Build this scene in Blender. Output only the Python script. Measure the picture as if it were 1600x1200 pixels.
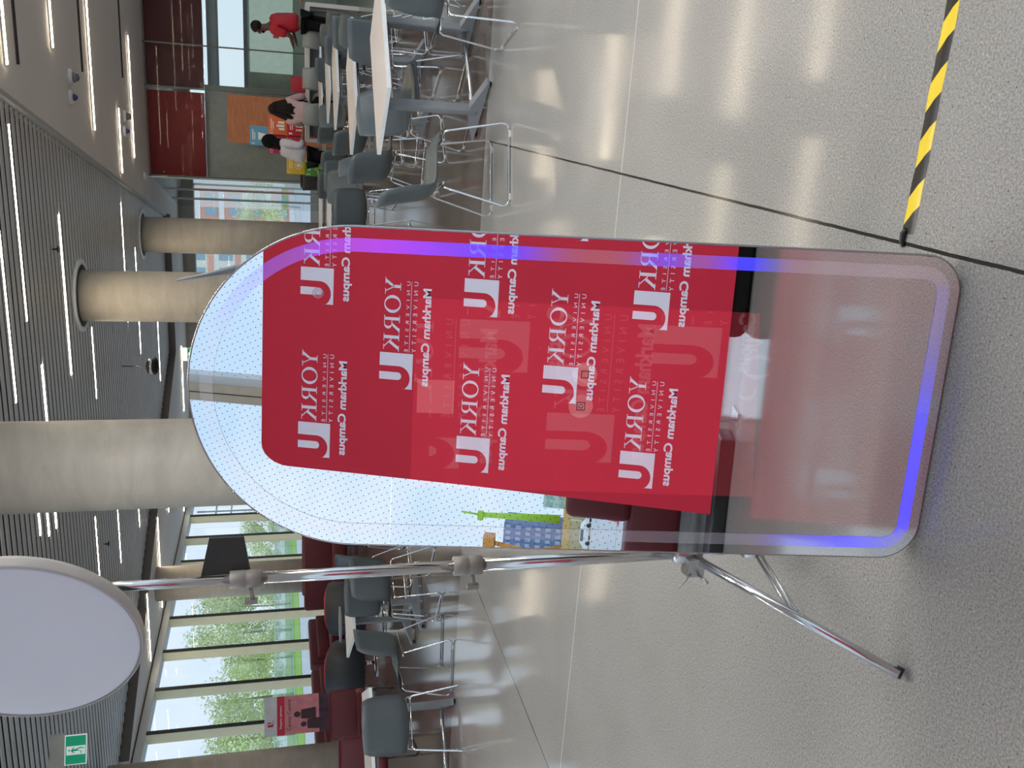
import bpy, bmesh, math, random
from math import sin, cos, pi, radians as R
from mathutils import Vector, Matrix
random.seed(7)
S = bpy.context.scene
COL = S.collection
for o in list(bpy.data.objects): bpy.data.objects.remove(o)

# ---------------------------------------------------------------- camera
YAW, PITCH, ROLL, FPX = R(17.8), R(14.6), R(0.5), 1400.0
fh = Vector((-sin(YAW), cos(YAW), 0)); rt = Vector((cos(YAW), sin(YAW), 0)); zz = Vector((0, 0, 1))
fw = fh*cos(PITCH) - zz*sin(PITCH); up = fh*sin(PITCH) + zz*cos(PITCH)
rt2 = rt*cos(ROLL) - up*sin(ROLL); up2 = up*cos(ROLL) + rt*sin(ROLL)
cd = bpy.data.cameras.new('camera'); cam = bpy.data.objects.new('camera', cd); COL.objects.link(cam)
cd.sensor_fit = 'HORIZONTAL'; cd.sensor_width = 36; cd.lens = 36*FPX/1600; cd.clip_start = .05; cd.clip_end = 500
X_, Y_, Z_ = -up2, rt2, -fw          # the phone was held on its side: world up points to the picture's left
cam.matrix_world = Matrix(((X_.x, Y_.x, Z_.x, 0), (X_.y, Y_.y, Z_.y, 0), (X_.z, Y_.z, Z_.z, 1.45), (0, 0, 0, 1)))
S.camera = cam
S.view_settings.view_transform = 'Standard'; S.view_settings.look = 'None'
S.view_settings.exposure = 0.0; S.view_settings.gamma = 1; S.view_settings.use_curve_mapping = False

# ---------------------------------------------------------------- world: bright hazy sky with soft clouds
W = bpy.data.worlds.new('sky'); S.world = W; W.use_nodes = True
nt = W.node_tree; nt.nodes.clear()
def N(nt, t, **k):
    n = nt.nodes.new(t)
    for a, b in k.items(): setattr(n, a, b)
    return n
tc = N(nt, 'ShaderNodeTexCoord'); sp = N(nt, 'ShaderNodeSeparateXYZ')
nt.links.new(tc.outputs['Generated'], sp.inputs[0])
rp = N(nt, 'ShaderNodeValToRGB'); e = rp.color_ramp.elements
e[0].position = 0.0; e[0].color = (.66, .83, .97, 1); e[1].position = .6; e[1].color = (.55, .73, .95, 1)
nt.links.new(sp.outputs['Z'], rp.inputs[0])
ns = N(nt, 'ShaderNodeTexNoise'); ns.inputs['Scale'].default_value = 3.2; ns.inputs['Detail'].default_value = 4; ns.inputs['Roughness'].default_value = .5
mpn = N(nt, 'ShaderNodeMapping'); mpn.inputs['Scale'].default_value = (1, 1, 2.2)
nt.links.new(tc.outputs['Generated'], mpn.inputs[0]); nt.links.new(mpn.outputs[0], ns.inputs['Vector'])
cr = N(nt, 'ShaderNodeValToRGB'); e = cr.color_ramp.elements
e[0].position = .36; e[0].color = (0, 0, 0, 1); e[1].position = .62; e[1].color = (1, 1, 1, 1)
nt.links.new(ns.outputs['Fac'], cr.inputs[0])
mx = N(nt, 'ShaderNodeMix', data_type='RGBA')
nt.links.new(cr.outputs[0], mx.inputs[0]); nt.links.new(rp.outputs[0], mx.inputs[6]); mx.inputs[7].default_value = (.84, .92, 1, 1)
bg = N(nt, 'ShaderNodeBackground'); bg.inputs[1].default_value = 1.06
wo = N(nt, 'ShaderNodeOutputWorld')
nt.links.new(mx.outputs[2], bg.inputs[0]); nt.links.new(bg.outputs[0], wo.inputs[0])
STRIP = 36.0   # brightness of the ceiling lamps over the seating, kept low for soft floor streaks
STRIP_FILL = 165.0   # unseen lamps added over the front to brighten the room

# ---------------------------------------------------------------- materials
MATS = {}
def mat(name, col, rough=.5, metal=0., vary=.08, scale=8., emit=None, es=0., spec=None, coat=0., bump=0., ior=None):
    if name in MATS: return MATS[name]
    m = bpy.data.materials.new(name); m.use_nodes = True; t = m.node_tree
    b = t.nodes['Principled BSDF']
    b.inputs['Roughness'].default_value = rough; b.inputs['Metallic'].default_value = metal
    if ior: b.inputs['IOR'].default_value = ior
    if coat: b.inputs['Coat Weight'].default_value = coat; b.inputs['Coat Roughness'].default_value = .05
    c = (*col, 1)
    if vary:
        g = N(t, 'ShaderNodeTexCoord'); n = N(t, 'ShaderNodeTexNoise'); n.inputs['Scale'].default_value = scale; n.inputs['Detail'].default_value = 3
        t.links.new(g.outputs['Object'], n.inputs['Vector'])
        r = N(t, 'ShaderNodeValToRGB'); e = r.color_ramp.elements
        e[0].position = .3; e[0].color = tuple(x*(1-vary) for x in col)+(1,)
        e[1].position = .7; e[1].color = tuple(min(1, x*(1+vary)) for x in col)+(1,)
        t.links.new(n.outputs['Fac'], r.inputs[0]); t.links.new(r.outputs[0], b.inputs['Base Color'])
        if bump:
            bp = N(t, 'ShaderNodeBump'); bp.inputs['Strength'].default_value = bump; bp.inputs['Distance'].default_value = .01
            t.links.new(n.outputs['Fac'], bp.inputs['Height']); t.links.new(bp.outputs[0], b.inputs['Normal'])
    else: b.inputs['Base Color'].default_value = c
    if emit:
        b.inputs['Emission Color'].default_value = (*emit, 1); b.inputs['Emission Strength'].default_value = es
    MATS[name] = m; return m

M_chair = mat('chair_plastic', (.085, .105, .115), .42, vary=.04)
M_chrome = mat('chrome', (.78, .79, .8), .12, 1., vary=.03)
M_alu = mat('satin_aluminium', (.55, .55, .56), .3, 1., vary=.04)
M_steel = mat('polished_steel', (.66, .66, .67), .16, 1., vary=.03)
M_white = mat('white_laminate', (.72, .73, .74), .35, vary=.02)
M_top = mat('table_laminate', (.66, .60, .57), .32, vary=.02)
M_grey = mat('grey_paint', (.23, .25, .27), .4, vary=.04)
M_black = mat('black_plastic', (.012, .012, .014), .4, vary=.1)
M_case = mat('white_case', (.62, .62, .6), .35, vary=.03)
M_redfab = mat('sofa_red', (.095, .005, .013), .55, vary=.1, scale=20)
M_redlt = mat('lounge_red', (.42, .012, .03), .5, vary=.08)
M_dgrey = mat('lounge_grey', (.05, .055, .065), .6, vary=.08)
M_disc = mat('diffuser_fabric', (.80, .84, .92), .8, vary=.012, scale=3)
M_ceil = mat('ceiling_plaster', (.86, .83, .80), .8, vary=.03, scale=.6)
M_slat = mat('slat_aluminium', (.74, .75, .75), .42, .15, vary=.05, scale=2)
M_slot = mat('ceiling_slot', (.035, .035, .033), .8)
M_band = mat('band_dark', (.16, .15, .14), .6)
M_fin = mat('fin_beige', (.90, .83, .56), .45, vary=.04, scale=3)
M_gasket = mat('gasket_black', (.015, .014, .012), .6)
M_beam = mat('beam_grey', (.66, .70, .71), .5, vary=.03)
M_clamp = mat('clamp_plastic', (.33, .31, .28), .45, vary=.04)
M_lamp = mat('lamp_diffuser', (1, 1, 1), .5, vary=0, emit=(1, .84, .62), es=STRIP)

M_lampfill = mat('added_fill_lamp', (1, 1, 1), .5, vary=0, emit=(1, .97, .94), es=STRIP_FILL)  # for the added unseen lamps, far stronger than the ones in view

def concrete_column():
    m = bpy.data.materials.new('column_concrete'); m.use_nodes = True; t = m.node_tree; b = t.nodes['Principled BSDF']
    g = N(t, 'ShaderNodeTexCoord'); mp = N(t, 'ShaderNodeMapping'); mp.inputs['Scale'].default_value = (1.2, 1.2, 3.5)
    n = N(t, 'ShaderNodeTexNoise'); n.inputs['Scale'].default_value = 1.6; n.inputs['Detail'].default_value = 7; n.inputs['Roughness'].default_value = .62; n.inputs['Distortion'].default_value = .6
    t.links.new(g.outputs['Object'], mp.inputs[0]); t.links.new(mp.outputs[0], n.inputs['Vector'])
    r = N(t, 'ShaderNodeValToRGB'); e = r.color_ramp.elements
    e[0].position = .25; e[0].color = (.36, .335, .29, 1); e[1].position = .75; e[1].color = (.52, .485, .42, 1)
    t.links.new(n.outputs['Fac'], r.inputs[0]); t.links.new(r.outputs[0], b.inputs['Base Color'])
    b.inputs['Roughness'].default_value = .55
    bp = N(t, 'ShaderNodeBump'); bp.inputs['Strength'].default_value = .15; bp.inputs['Distance'].default_value = .01
    t.links.new(n.outputs['Fac'], bp.inputs['Height']); t.links.new(bp.outputs[0], b.inputs['Normal'])
    return m
M_col = concrete_column()

def floor_mat():
    m = bpy.data.materials.new('polished_concrete'); m.use_nodes = True; t = m.node_tree; b = t.nodes['Principled BSDF']
    L = t.links.new
    g = N(t, 'ShaderNodeNewGeometry')
    def noise(s, d=3, r=.5):
        n = N(t, 'ShaderNodeTexNoise'); n.inputs['Scale'].default_value = s; n.inputs['Detail'].default_value = d; n.inputs['Roughness'].default_value = r
        L(g.outputs['Position'], n.inputs['Vector']); return n
    def ramp(src, p0, c0, p1, c1):
        r = N(t, 'ShaderNodeValToRGB'); e = r.color_ramp.elements
        e[0].position = p0; e[0].color = (*c0, 1); e[1].position = p1; e[1].color = (*c1, 1); L(src, r.inputs[0]); return r
    big = ramp(noise(1.1, 4).outputs['Fac'], .3, (.290, .282, .268), .7, (.352, .344, .328))
    fine = ramp(noise(170, 2, .7).outputs['Fac'], .35, (.68, .68, .68), .65, (1.22, 1.22, 1.22))
    mul = N(t, 'ShaderNodeMix', data_type='RGBA', blend_type='MULTIPLY'); mul.inputs[0].default_value = 1
    L(big.outputs[0], mul.inputs[6]); L(fine.outputs[0], mul.inputs[7])
    v = N(t, 'ShaderNodeTexVoronoi'); v.inputs['Scale'].default_value = 75; L(g.outputs['Position'], v.inputs['Vector'])
    vr = ramp(v.outputs['Distance'], .10, (1, 1, 1), .17, (0, 0, 0))
    vc = N(t, 'ShaderNodeSeparateColor'); L(v.outputs['Color'], vc.inputs[0])
    sel = N(t, 'ShaderNodeMath', operation='GREATER_THAN'); sel.inputs[1].default_value = .72; L(vc.outputs[0], sel.inputs[0])
    selm = N(t, 'ShaderNodeMath', operation='MULTIPLY'); L(sel.outputs[0], selm.inputs[0]); L(vr.outputs[0], selm.inputs[1])
    spk = ramp(vc.outputs[1], .4, (.06, .055, .05), .6, (.55, .52, .48))
    mm = N(t, 'ShaderNodeMix', data_type='RGBA'); L(selm.outputs[0], mm.inputs[0]); L(mul.outputs[2], mm.inputs[6]); L(spk.outputs[0], mm.inputs[7])
    # joints: a dark saw cut along Y, a pale thin one along X
    sx = N(t, 'ShaderNodeSeparateXYZ'); L(g.outputs['Position'], sx.inputs[0])
    wob = noise(6, 4, .7)
    def line(axis, pos, w, amp):
        a = N(t, 'ShaderNodeMath', operation='SUBTRACT'); L(sx.outputs[axis], a.inputs[0]); a.inputs[1].default_value = pos
        q = N(t, 'ShaderNodeMath', operation='MULTIPLY_ADD'); L(wob.outputs['Fac'], q.inputs[0]); q.inputs[1].default_value = amp; q.inputs[2].default_value = -amp/2
        a2 = N(t, 'ShaderNodeMath', operation='ADD'); L(a.outputs[0], a2.inputs[0]); L(q.outputs[0], a2.inputs[1])
        ab = N(t, 'ShaderNodeMath', operation='ABSOLUTE'); L(a2.outputs[0], ab.inputs[0])
        lt = N(t, 'ShaderNodeMath', operation='LESS_THAN'); L(ab.outputs[0], lt.inputs[0]); lt.inputs[1].default_value = w; return lt
    l1 = line('X', -.249, .0045, .006); l1b = line('X', -3.53, .004, .006); l2 = line('Y', 3.755, .0028, .008)
    c = mm
    for l, colr in ((l2, (.62, .6, .56)), (l1, (.03, .028, .025)), (l1b, (.05, .045, .04))):
        k = N(t, 'ShaderNodeMix', data_type='RGBA'); L(l.outputs[0], k.inputs[0]); L(c.outputs[2], k.inputs[6]); k.inputs[7].default_value = (*colr, 1); c = k
    L(c.outputs[2], b.inputs['Base Color'])
    b.inputs['IOR'].default_value = 1.38
    rr = N(t, 'ShaderNodeMapRange'); L(noise(2.2, 5, .6).outputs['Fac'], rr.inputs[0]); rr.inputs[1].default_value = .3; rr.inputs[2].default_value = .7; rr.inputs[3].default_value = .07; rr.inputs[4].default_value = .12
    L(rr.outputs[0], b.inputs['Roughness'])
    bp = N(t, 'ShaderNodeBump'); bp.inputs['Strength'].default_value = .05; bp.inputs['Distance'].default_value = .002
    L(noise(60, 3).outputs['Fac'], bp.inputs['Height']); L(bp.outputs[0], b.inputs['Normal'])
    return m
def wood_mat(name, c0, c1, sy, rough, scale_long=.35, ior=1.5, axis='X', plank=.18):
    m = bpy.data.materials.new(name); m.use_nodes = True; t = m.node_tree; b = t.nodes['Principled BSDF']; L = t.links.new
    g = N(t, 'ShaderNodeNewGeometry'); mp = N(t, 'ShaderNodeMapping')
    mp.inputs['Scale'].default_value = (scale_long, sy, sy) if axis == 'X' else (sy, scale_long, sy) if axis == 'Y' else (sy, sy, scale_long)
    L(g.outputs['Position'], mp.inputs[0])
    n = N(t, 'ShaderNodeTexNoise'); n.inputs['Scale'].default_value = 3; n.inputs['Detail'].default_value = 6; n.inputs['Distortion'].default_value = .8; L(mp.outputs[0], n.inputs['Vector'])
    r = N(t, 'ShaderNodeValToRGB'); e = r.color_ramp.elements; e[0].position = .3; e[0].color = (*c0, 1); e[1].position = .7; e[1].color = (*c1, 1)
    L(n.outputs['Fac'], r.inputs[0]); L(r.outputs[0], b.inputs['Base Color'])
    b.inputs['Roughness'].default_value = rough; b.inputs['IOR'].default_value = ior
    return m
M_floor = floor_mat()
M_vinyl = wood_mat('plank_floor', (.10, .080, .068), (.19, .155, .135), 6, .13, ior=1.85)
M_ply = wood_mat('plywood', (.42, .15, .065), (.56, .22, .10), 1.2, .6, scale_long=5, axis='Z')
M_woodgrey = wood_mat('pale_wood', (.33, .29, .25), (.42, .38, .33), 4, .5, axis='Z')

def glass_mat(name, tint, refl=.08, frit=False):
    m = bpy.data.materials.new(name); m.use_nodes = True; t = m.node_tree; L = t.links.new; t.nodes.clear()
    o = N(t, 'ShaderNodeOutputMaterial'); tr = N(t, 'ShaderNodeBsdfTransparent'); tr.inputs[0].default_value = (*tint, 1)
    gl = N(t, 'ShaderNodeBsdfGlossy'); gl.inputs['Roughness'].default_value = .0
    fr = N(t, 'ShaderNodeLayerWeight'); fr.inputs[0].default_value = .28 + refl
    bf = N(t, 'ShaderNodeNewGeometry'); iv = N(t, 'ShaderNodeMath', operation='SUBTRACT'); iv.inputs[0].default_value = 1; L(bf.outputs['Backfacing'], iv.inputs[1])
    lw = N(t, 'ShaderNodeMath', operation='MULTIPLY'); L(fr.outputs['Fresnel'], lw.inputs[0]); L(iv.outputs[0], lw.inputs[1])
    mx = N(t, 'ShaderNodeMixShader'); L(lw.outputs[0], mx.inputs[0]); L(tr.outputs[0], mx.inputs[1]); L(gl.outputs[0], mx.inputs[2])
    last = mx
    if frit:
        g = N(t, 'ShaderNodeNewGeometry'); mp = N(t, 'ShaderNodeMapping'); mp.inputs['Rotation'].default_value = (0, R(26.6), 0)
        v = N(t, 'ShaderNodeTexVoronoi'); v.inputs['Scale'].default_value = 1/.052; v.inputs['Randomness'].default_value = 0
        L(g.outputs['Position'], mp.inputs[0])
        s = N(t, 'ShaderNodeVectorMath', operation='MULTIPLY'); s.inputs[1].default_value = (1, 0, 1); L(mp.outputs[0], s.inputs[0])
        L(s.outputs[0], v.inputs['Vector'])
        lt = N(t, 'ShaderNodeMath', operation='LESS_THAN'); lt.inputs[1].default_value = .085; L(v.outputs['Distance'], lt.inputs[0])
        ml = N(t, 'ShaderNodeMath', operation='MULTIPLY'); ml.inputs[1].default_value = .75; L(lt.outputs[0], ml.inputs[0])
        df = N(t, 'ShaderNodeBsdfDiffuse'); df.inputs[0].default_value = (.1, .12, .15, 1)
        m2 = N(t, 'ShaderNodeMixShader'); L(ml.outputs[0], m2.inputs[0]); L(mx.outputs[0], m2.inputs[1]); L(df.outputs[0], m2.inputs[2]); last = m2
    L(last.outputs[0], o.inputs[0]); return m
M_glass = glass_mat('window_glass', (.95, .98, 1.0), .02)
M_frit = glass_mat('fritted_glass', (.97, .99, 1.0), .0, frit=True)
M_part = glass_mat('partition_glass', (.90, .93, .92), -.10)

# ---------------------------------------------------------------- mesh helpers
class MB:
    def __init__(s): s.v = []; s.f = []; s.sm = []
    def add(s, vs, fs, smooth=False):
        k = len(s.v); s.v += [tuple(v) for v in vs]; s.f += [[i+k for i in f] for f in fs]; s.sm += [smooth]*len(fs); return s
    def box(s, x0, x1, y0, y1, z0, z1, M=None, bev=0):
        if bev:
            b = min(bev, (x1-x0)*.49, (y1-y0)*.49, (z1-z0)*.49)
            bm = bmesh.new(); bmesh.ops.create_cube(bm, size=1)
            for v in bm.verts: v.co = Vector(((x0+x1)/2+v.co.x*(x1-x0), (y0+y1)/2+v.co.y*(y1-y0), (z0+z1)/2+v.co.z*(z1-z0)))
            bmesh.ops.bevel(bm, geom=bm.edges[:], offset=b, segments=3, affect='EDGES', profile=.5)
            bm.verts.index_update(); vs = [v.co.copy() for v in bm.verts]; fs = [[v.index for v in f.verts] for f in bm.faces]; bm.free()
            if M: vs = [M @ v for v in vs]
            return s.add(vs, fs, True)
        vs = [Vector((x, y, z)) for x in (x0, x1) for y in (y0, y1) for z in (z0, z1)]
        if M: vs = [M @ v for v in vs]
        return s.add(vs, [(0, 1, 3, 2), (4, 6, 7, 5), (0, 4, 5, 1), (2, 3, 7, 6), (0, 2, 6, 4), (1, 5, 7, 3)])
    def tube(s, pts, r, seg=10, cap=True, closed=False):
        pts = [Vector(p) for p in pts]; n = len(pts); vs = []; fs = []
        rr = r if isinstance(r, (list, tuple)) else [r]*n
        prev = None
        for i, p in enumerate(pts):
            a = pts[i-1] if (i or closed) else p; b = pts[(i+1) % n] if (i < n-1 or closed) else p
            d = (b-a).normalized()
            if prev is None:
                u = d.cross(Vector((0, 0, 1)));
                if u.length < .1: u = d.cross(Vector((1, 0, 0)))
            else: u = prev - d*prev.dot(d)
            u.normalize(); prev = u; w = d.cross(u)
            for k in range(seg):
                t = 2*pi*k/seg; vs.append(p + (u*cos(t)+w*sin(t))*rr[i])
        m = n if closed else n-1
        for i in range(m):
            for k in range(seg):
                a = i*seg+k; b = i*seg+(k+1) % seg; c = ((i+1) % n)*seg; fs.append((a, b, c+(k+1) % seg, c+k))
        s.add(vs, fs, True)
        if cap and not closed:
            k0 = len(s.v)-len(vs); s.f.append([k0+i for i in range(seg)][::-1]); s.f.append([k0+(n-1)*seg+i for i in range(seg)]); s.sm += [False, False]
        return s
    def lathe(s, prof, seg=24, o=(0, 0, 0)):
        vs = []; fs = []; n = len(prof); o = Vector(o)
        for r, z in prof:
            for k in range(seg): t = 2*pi*k/seg; vs.append(o+Vector((r*cos(t), r*sin(t), z)))
        for i in range(n-1):
            for k in range(seg):
                a = i*seg+k; b = i*seg+(k+1) % seg; fs.append((a, b, b+seg, a+seg))
        fs.append(list(range(seg))[::-1]); fs.append([(n-1)*seg+k for k in range(seg)])
        return s.add(vs, fs, True)
    def prism(s, poly, a, b, fn=lambda x, y, z: (x, y, z)):
        n = len(poly); vs = [fn(x, y, a) for x, y in poly]+[fn(x, y, b) for x, y in poly]
        fs = [list(range(n))[::-1], list(range(n, 2*n))]+[(i, (i+1) % n, n+(i+1) % n, n+i) for i in range(n)]
        return s.add(vs, fs)
    def build(s, name, m, parent=None, loc=None, rot=None):
        me = bpy.data.meshes.new(name); me.from_pydata(s.v, [], s.f); me.materials.append(m)
        if any(s.sm):
            for p, q in zip(me.polygons, s.sm): p.use_smooth = q
        me.update()
        bm = bmesh.new(); bm.from_mesh(me); bmesh.ops.recalc_face_normals(bm, faces=bm.faces); bm.to_mesh(me); bm.free()
        o = bpy.data.objects.new(name, me); COL.objects.link(o)
        if parent: o.parent = parent
        if loc is not None: o.location = loc
        if rot is not None: o.rotation_euler = rot
        if any(s.sm) and not all(s.sm): pass
        return o
def B(*a, **k): return MB().box(*a, **k)
def tag(o, label=None, cat=None, group=None, kind=None):
    for k, v in (('label', label), ('category', cat), ('group', group), ('kind', kind)):
        if v: o[k] = v
    return o
def thing(name, label, cat, loc=(0, 0, 0), rz=0, group=None):
    o = bpy.data.objects.new(name, None); COL.objects.link(o); o.location = loc; o.rotation_euler = (0, 0, rz)
    o.empty_display_size = .1
    return tag(o, label, cat, group)
def copy_tree(o, parent=None):
    c = o.copy(); COL.objects.link(c); c.parent = parent
    for ch in list(o.children): copy_tree(ch, c)
    return c
def struct(o): o['kind'] = 'structure'; return o
def fillet(pts, r, n=5):
    pts = [Vector(p) for p in pts]; out = [pts[0]]
    for i in range(1, len(pts)-1):
        a, b, c = pts[i-1], pts[i], pts[i+1]; u = (a-b); v = (c-b); q = min(r, u.length*.45, v.length*.45)
        p0 = b+u.normalized()*q; p1 = b+v.normalized()*q
        for k in range(n+1):
            t = k/n; out.append((p0*(1-t)+b*t)*(1-t)+(b*(1-t)+p1*t)*t)
    out.append(pts[-1]); return out
_tx = {}
def text_geom(body, space=1., bold=0., align='LEFT'):
    key = (body, space, bold)
    if key in _tx: return _tx[key]
    cu = bpy.data.curves.new('t', 'FONT'); cu.body = body; cu.size = 1; cu.space_character = space; cu.offset = bold; cu.fill_mode = 'FRONT'; cu.resolution_u = 3
    o = bpy.data.objects.new('t', cu); COL.objects.link(o); bpy.context.view_layer.update()
    me = bpy.data.meshes.new_from_object(o.evaluated_get(bpy.context.evaluated_depsgraph_get()))
    vs = [(v.co.x, v.co.y) for v in me.vertices]; fs = [list(p.vertices) for p in me.polygons]
    x0 = min(v[0] for v in vs); x1 = max(v[0] for v in vs); y0 = min(v[1] for v in vs); y1 = max(v[1] for v in vs)
    vs = [((x-x0)/(x1-x0), (y-y0)/(y1-y0)) for x, y in vs]
    bpy.data.objects.remove(o); bpy.data.curves.remove(cu); bpy.data.meshes.remove(me)
    _tx[key] = (vs, fs); return _tx[key]
def text_in(mb, body, x0, x1, y0, y1, fn, **k):   # text stretched into the box x0..x1 / y0(bottom)..y1(top)
    vs, fs = text_geom(body, **k); mb.add([fn(x0+(x1-x0)*a, y0+(y1-y0)*b) for a, b in vs], fs)

# ---------------------------------------------------------------- room shell
XW = -11.75      # window wall
def flat(name, poly, z, m, th=.1, kind=True):
    o = MB().prism(poly, z, z-th if name.startswith('floor') else z+th).build(name, m); return struct(o)
flat('floor', [(-11.9, -3.6), (12, -3.6), (12, 6.5), (-11.9, 6.5)], 0, M_floor)
flat('floor_planks', [(-11.9, 6.5), (12, 6.5), (12, 27.2), (-11.9, 27.2)], 0, M_vinyl)
bl = lambda y: max(-11.55, -9.86+.473*(y-17.85))      # left edge of the slatted ceiling
br = lambda y: -.26-.22*(y-10.9)                      # right edge
YF = 24.3
flat('ceiling_right', [(br(2), 2), (6.5, 2), (6.5, 27.2), (br(27.2), 27.2)], 4.16, M_ceil, .25)
yl = 17.85+(-11.55+9.86)/.473
flat('ceiling_left', [(-11.75, 2), (-11.55, 2), (-11.55, yl), (bl(YF), YF), (br(YF), YF), (br(27.2), 27.2), (-11.75, 27.2)], 4.08, M_ceil, .33)
flat('ceiling_back', [(-11.75, -1.2), (6.5, -1.2), (6.5, 2), (-11.75, 2)], 4.20, M_ceil, .2)
flat('ceiling_roof', [(-11.9, -1.2), (6.5, -1.2), (6.5, 27.3), (-11.9, 27.3)], 4.45, M_slot, .12)
mb = MB(); y = 2.1
while y < YF-.1:
    a, b, w = bl(y+.07)+.04, br(y+.07)-.05, .108
    mb.add([(a, y, 4.243), (b, y, 4.243), (b, y+.008, 4.232), (a, y+.008, 4.232), (a, y+w-.008, 4.232), (b, y+w-.008, 4.232), (b, y+w, 4.243), (a, y+w, 4.243), (a, y+.008, 4.246), (b, y+.008, 4.246), (b, y+w-.008, 4.246), (a, y+w-.008, 4.246)],
           [(0, 1, 2, 3), (3, 2, 5, 4), (4, 5, 6, 7), (0, 8, 9, 1), (7, 6, 10, 11), (8, 11, 10, 9)])
    y += .185
o = mb.build('ceiling_slats', M_slat); struct(o)
mb = MB(); mb.add([(br(2), 2, 4.16), (br(YF), YF, 4.16), (br(YF), YF, 4.27), (br(2), 2, 4.27), (br(2)-.06, 2, 4.27), (br(YF)-.06, YF, 4.27), (br(2)-.05, 2, 4.17), (br(YF)-.05, YF, 4.17)], [(0, 1, 7, 6), (6, 7, 5, 4), (0, 1, 2, 3)])
struct(mb.build('trim_1', mat('trim_grey', (.52, .53, .52), .6, vary=.02)))
mb = MB(); P = [(-11.55, yl), (bl(YF), YF), (br(YF), YF)]
for (a, b), (c, d) in zip(P, P[1:]):
    mb.add([(a, b, 4.075), (c, d, 4.075), (c, d, 4.30), (a, b, 4.30)], [(0, 1, 2, 3)])
    k = Vector((c-a, d-b, 0)).normalized().cross(Vector((0, 0, 1)))*.012
    mb.add([(a+k.x, b+k.y, 4.075), (c+k.x, d+k.y, 4.075), (c+k.x, d+k.y, 4.30), (a+k.x, b+k.y, 4.30)], [(0, 1, 2, 3)])
struct(mb.build('trim_2', M_band))

# left window wall: sill, head beam, fins, panes
struct(B(XW-.35, XW, -3.6, 27.3, -.3, .42).build('wall_left', M_beam))
mb = B(XW-.35, XW+.02, -3.6, 27.3, 3.92, 4.5)
struct(mb.build('trim_3', M_beam))
struct(B(XW+.02, XW+.035, -3.6, 27.3, 4.06, 4.078).build('trim_4', M_gasket))
ys = [15.22+1.335*i for i in range(-14, 9)]
k = 0
for i, yv in enumerate(ys):
    if yv < -3: continue
    f = struct(B(XW-.24, XW-.02, yv, yv+.06, .42, 3.92).build('window_%d' % (k+1), M_fin))
    g = B(XW-.02, XW+.005, yv-.012, yv+.07, .42, 3.92).build('window_gasket', M_gasket, f)
    p = B(XW-.215, XW-.205, yv+.06, yv+1.335, .42, 3.92).build('window_pane', M_glass, f)
    k += 1
NW = k
# far wall with windows behind the columns
struct(B(-11.9, 12, 27.2, 27.5, -.3, .5).build('wall_far', M_beam))
struct(B(-11.9, 12, 27.15, 27.5, 3.75, 4.5).build('trim_5', mat('far_head', (.33, .31, .28), .6)))
for i in range(7):
    x = -11.4+i*1.44
    f = struct(B(x, x+.05, 27.2, 27.42, .5, 3.75).build('window_%d' % (NW+1+i), M_fin if i % 3 else M_beam))
    B(x+.05, x+1.44, 27.3, 27.31, .5, 3.75).build('window_pane', M_glass, f)
struct(B(-1.2, 12, 27.2, 27.45, .5, 2.3).build('wall_far_right', mat('far_wall_grey', (.30, .31, .29), .7)))
# back window wall (seen in the mirror)
struct(B(-11.9, 12, -3.85, -3.5, -.3, .13).build('wall_back', M_beam))
struct(B(-11.9, 12, -3.62, -3.40, .13, .16).build('trim_6', mat('sill_grey', (.45, .46, .47), .5)))
for i, x in enumerate((-9.8, -5.9, -2.03, 1.9, 5.8, 9.7)):
    f = struct(B(x+.05, x+.19, -3.72, -3.50, .16, 6.2).build('window_%d' % (NW+20+i), mat('post_bronze', (.48, .40, .29), .45)))
    B(x+.19, x+.26, -3.78, -3.58, .16, 6.2).build('window_frame', M_beam, f)
    B(x+.12, x+.128, -3.501, -3.497, .16, 6.2).build('window_gasket', M_gasket, f)
    B(x+.26, x+3.93, -3.66, -3.652, .16, 6.2).build('window_pane', M_frit, f)
struct(B(-11.9, 12, -3.85, -3.5, 6.2, 6.6).build('trim_7', M_beam))

# ---------------------------------------------------------------- concrete columns
for i, (x, y, h, lab) in enumerate([(-3.07, 7.46, 4.30, 'thick round concrete column nearest the mirror, passing in front of the slatted ceiling'),
        (-3.07, 13.96, 4.30, 'round concrete column rising behind the top of the arched mirror'),
        (-3.15, 20.45, 4.30, 'farthest round concrete column beside the glass partition'),
        (-10.55, 18.7, 4.08, 'round concrete column between the tall windows, behind the light stand'),
        (-10.6, 12.45, 4.08, 'round concrete column at the picture edge behind the pull-up banner')]):
    t = thing('concrete_column', lab, 'column', (x, y, 0), group='round concrete columns')
    MB().lathe([(.375, 0), (.375, h)], 48).build('shaft', M_col, t)
    if h > 4.2:
        a = .375; MB().lathe([(a+.075, 4.212), (a+.080, 4.200), (a+.150, 4.200), (a+.155, 4.212), (a+.155, 4.25)], 48).build('ceiling_collar', mat('collar_white', (.88, .90, .89), .4), t)
        MB().lathe([(a+.001, 4.206), (a+.08, 4.206), (a+.08, 4.24)], 48).build('shadow_gap', M_gasket, t)

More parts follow.
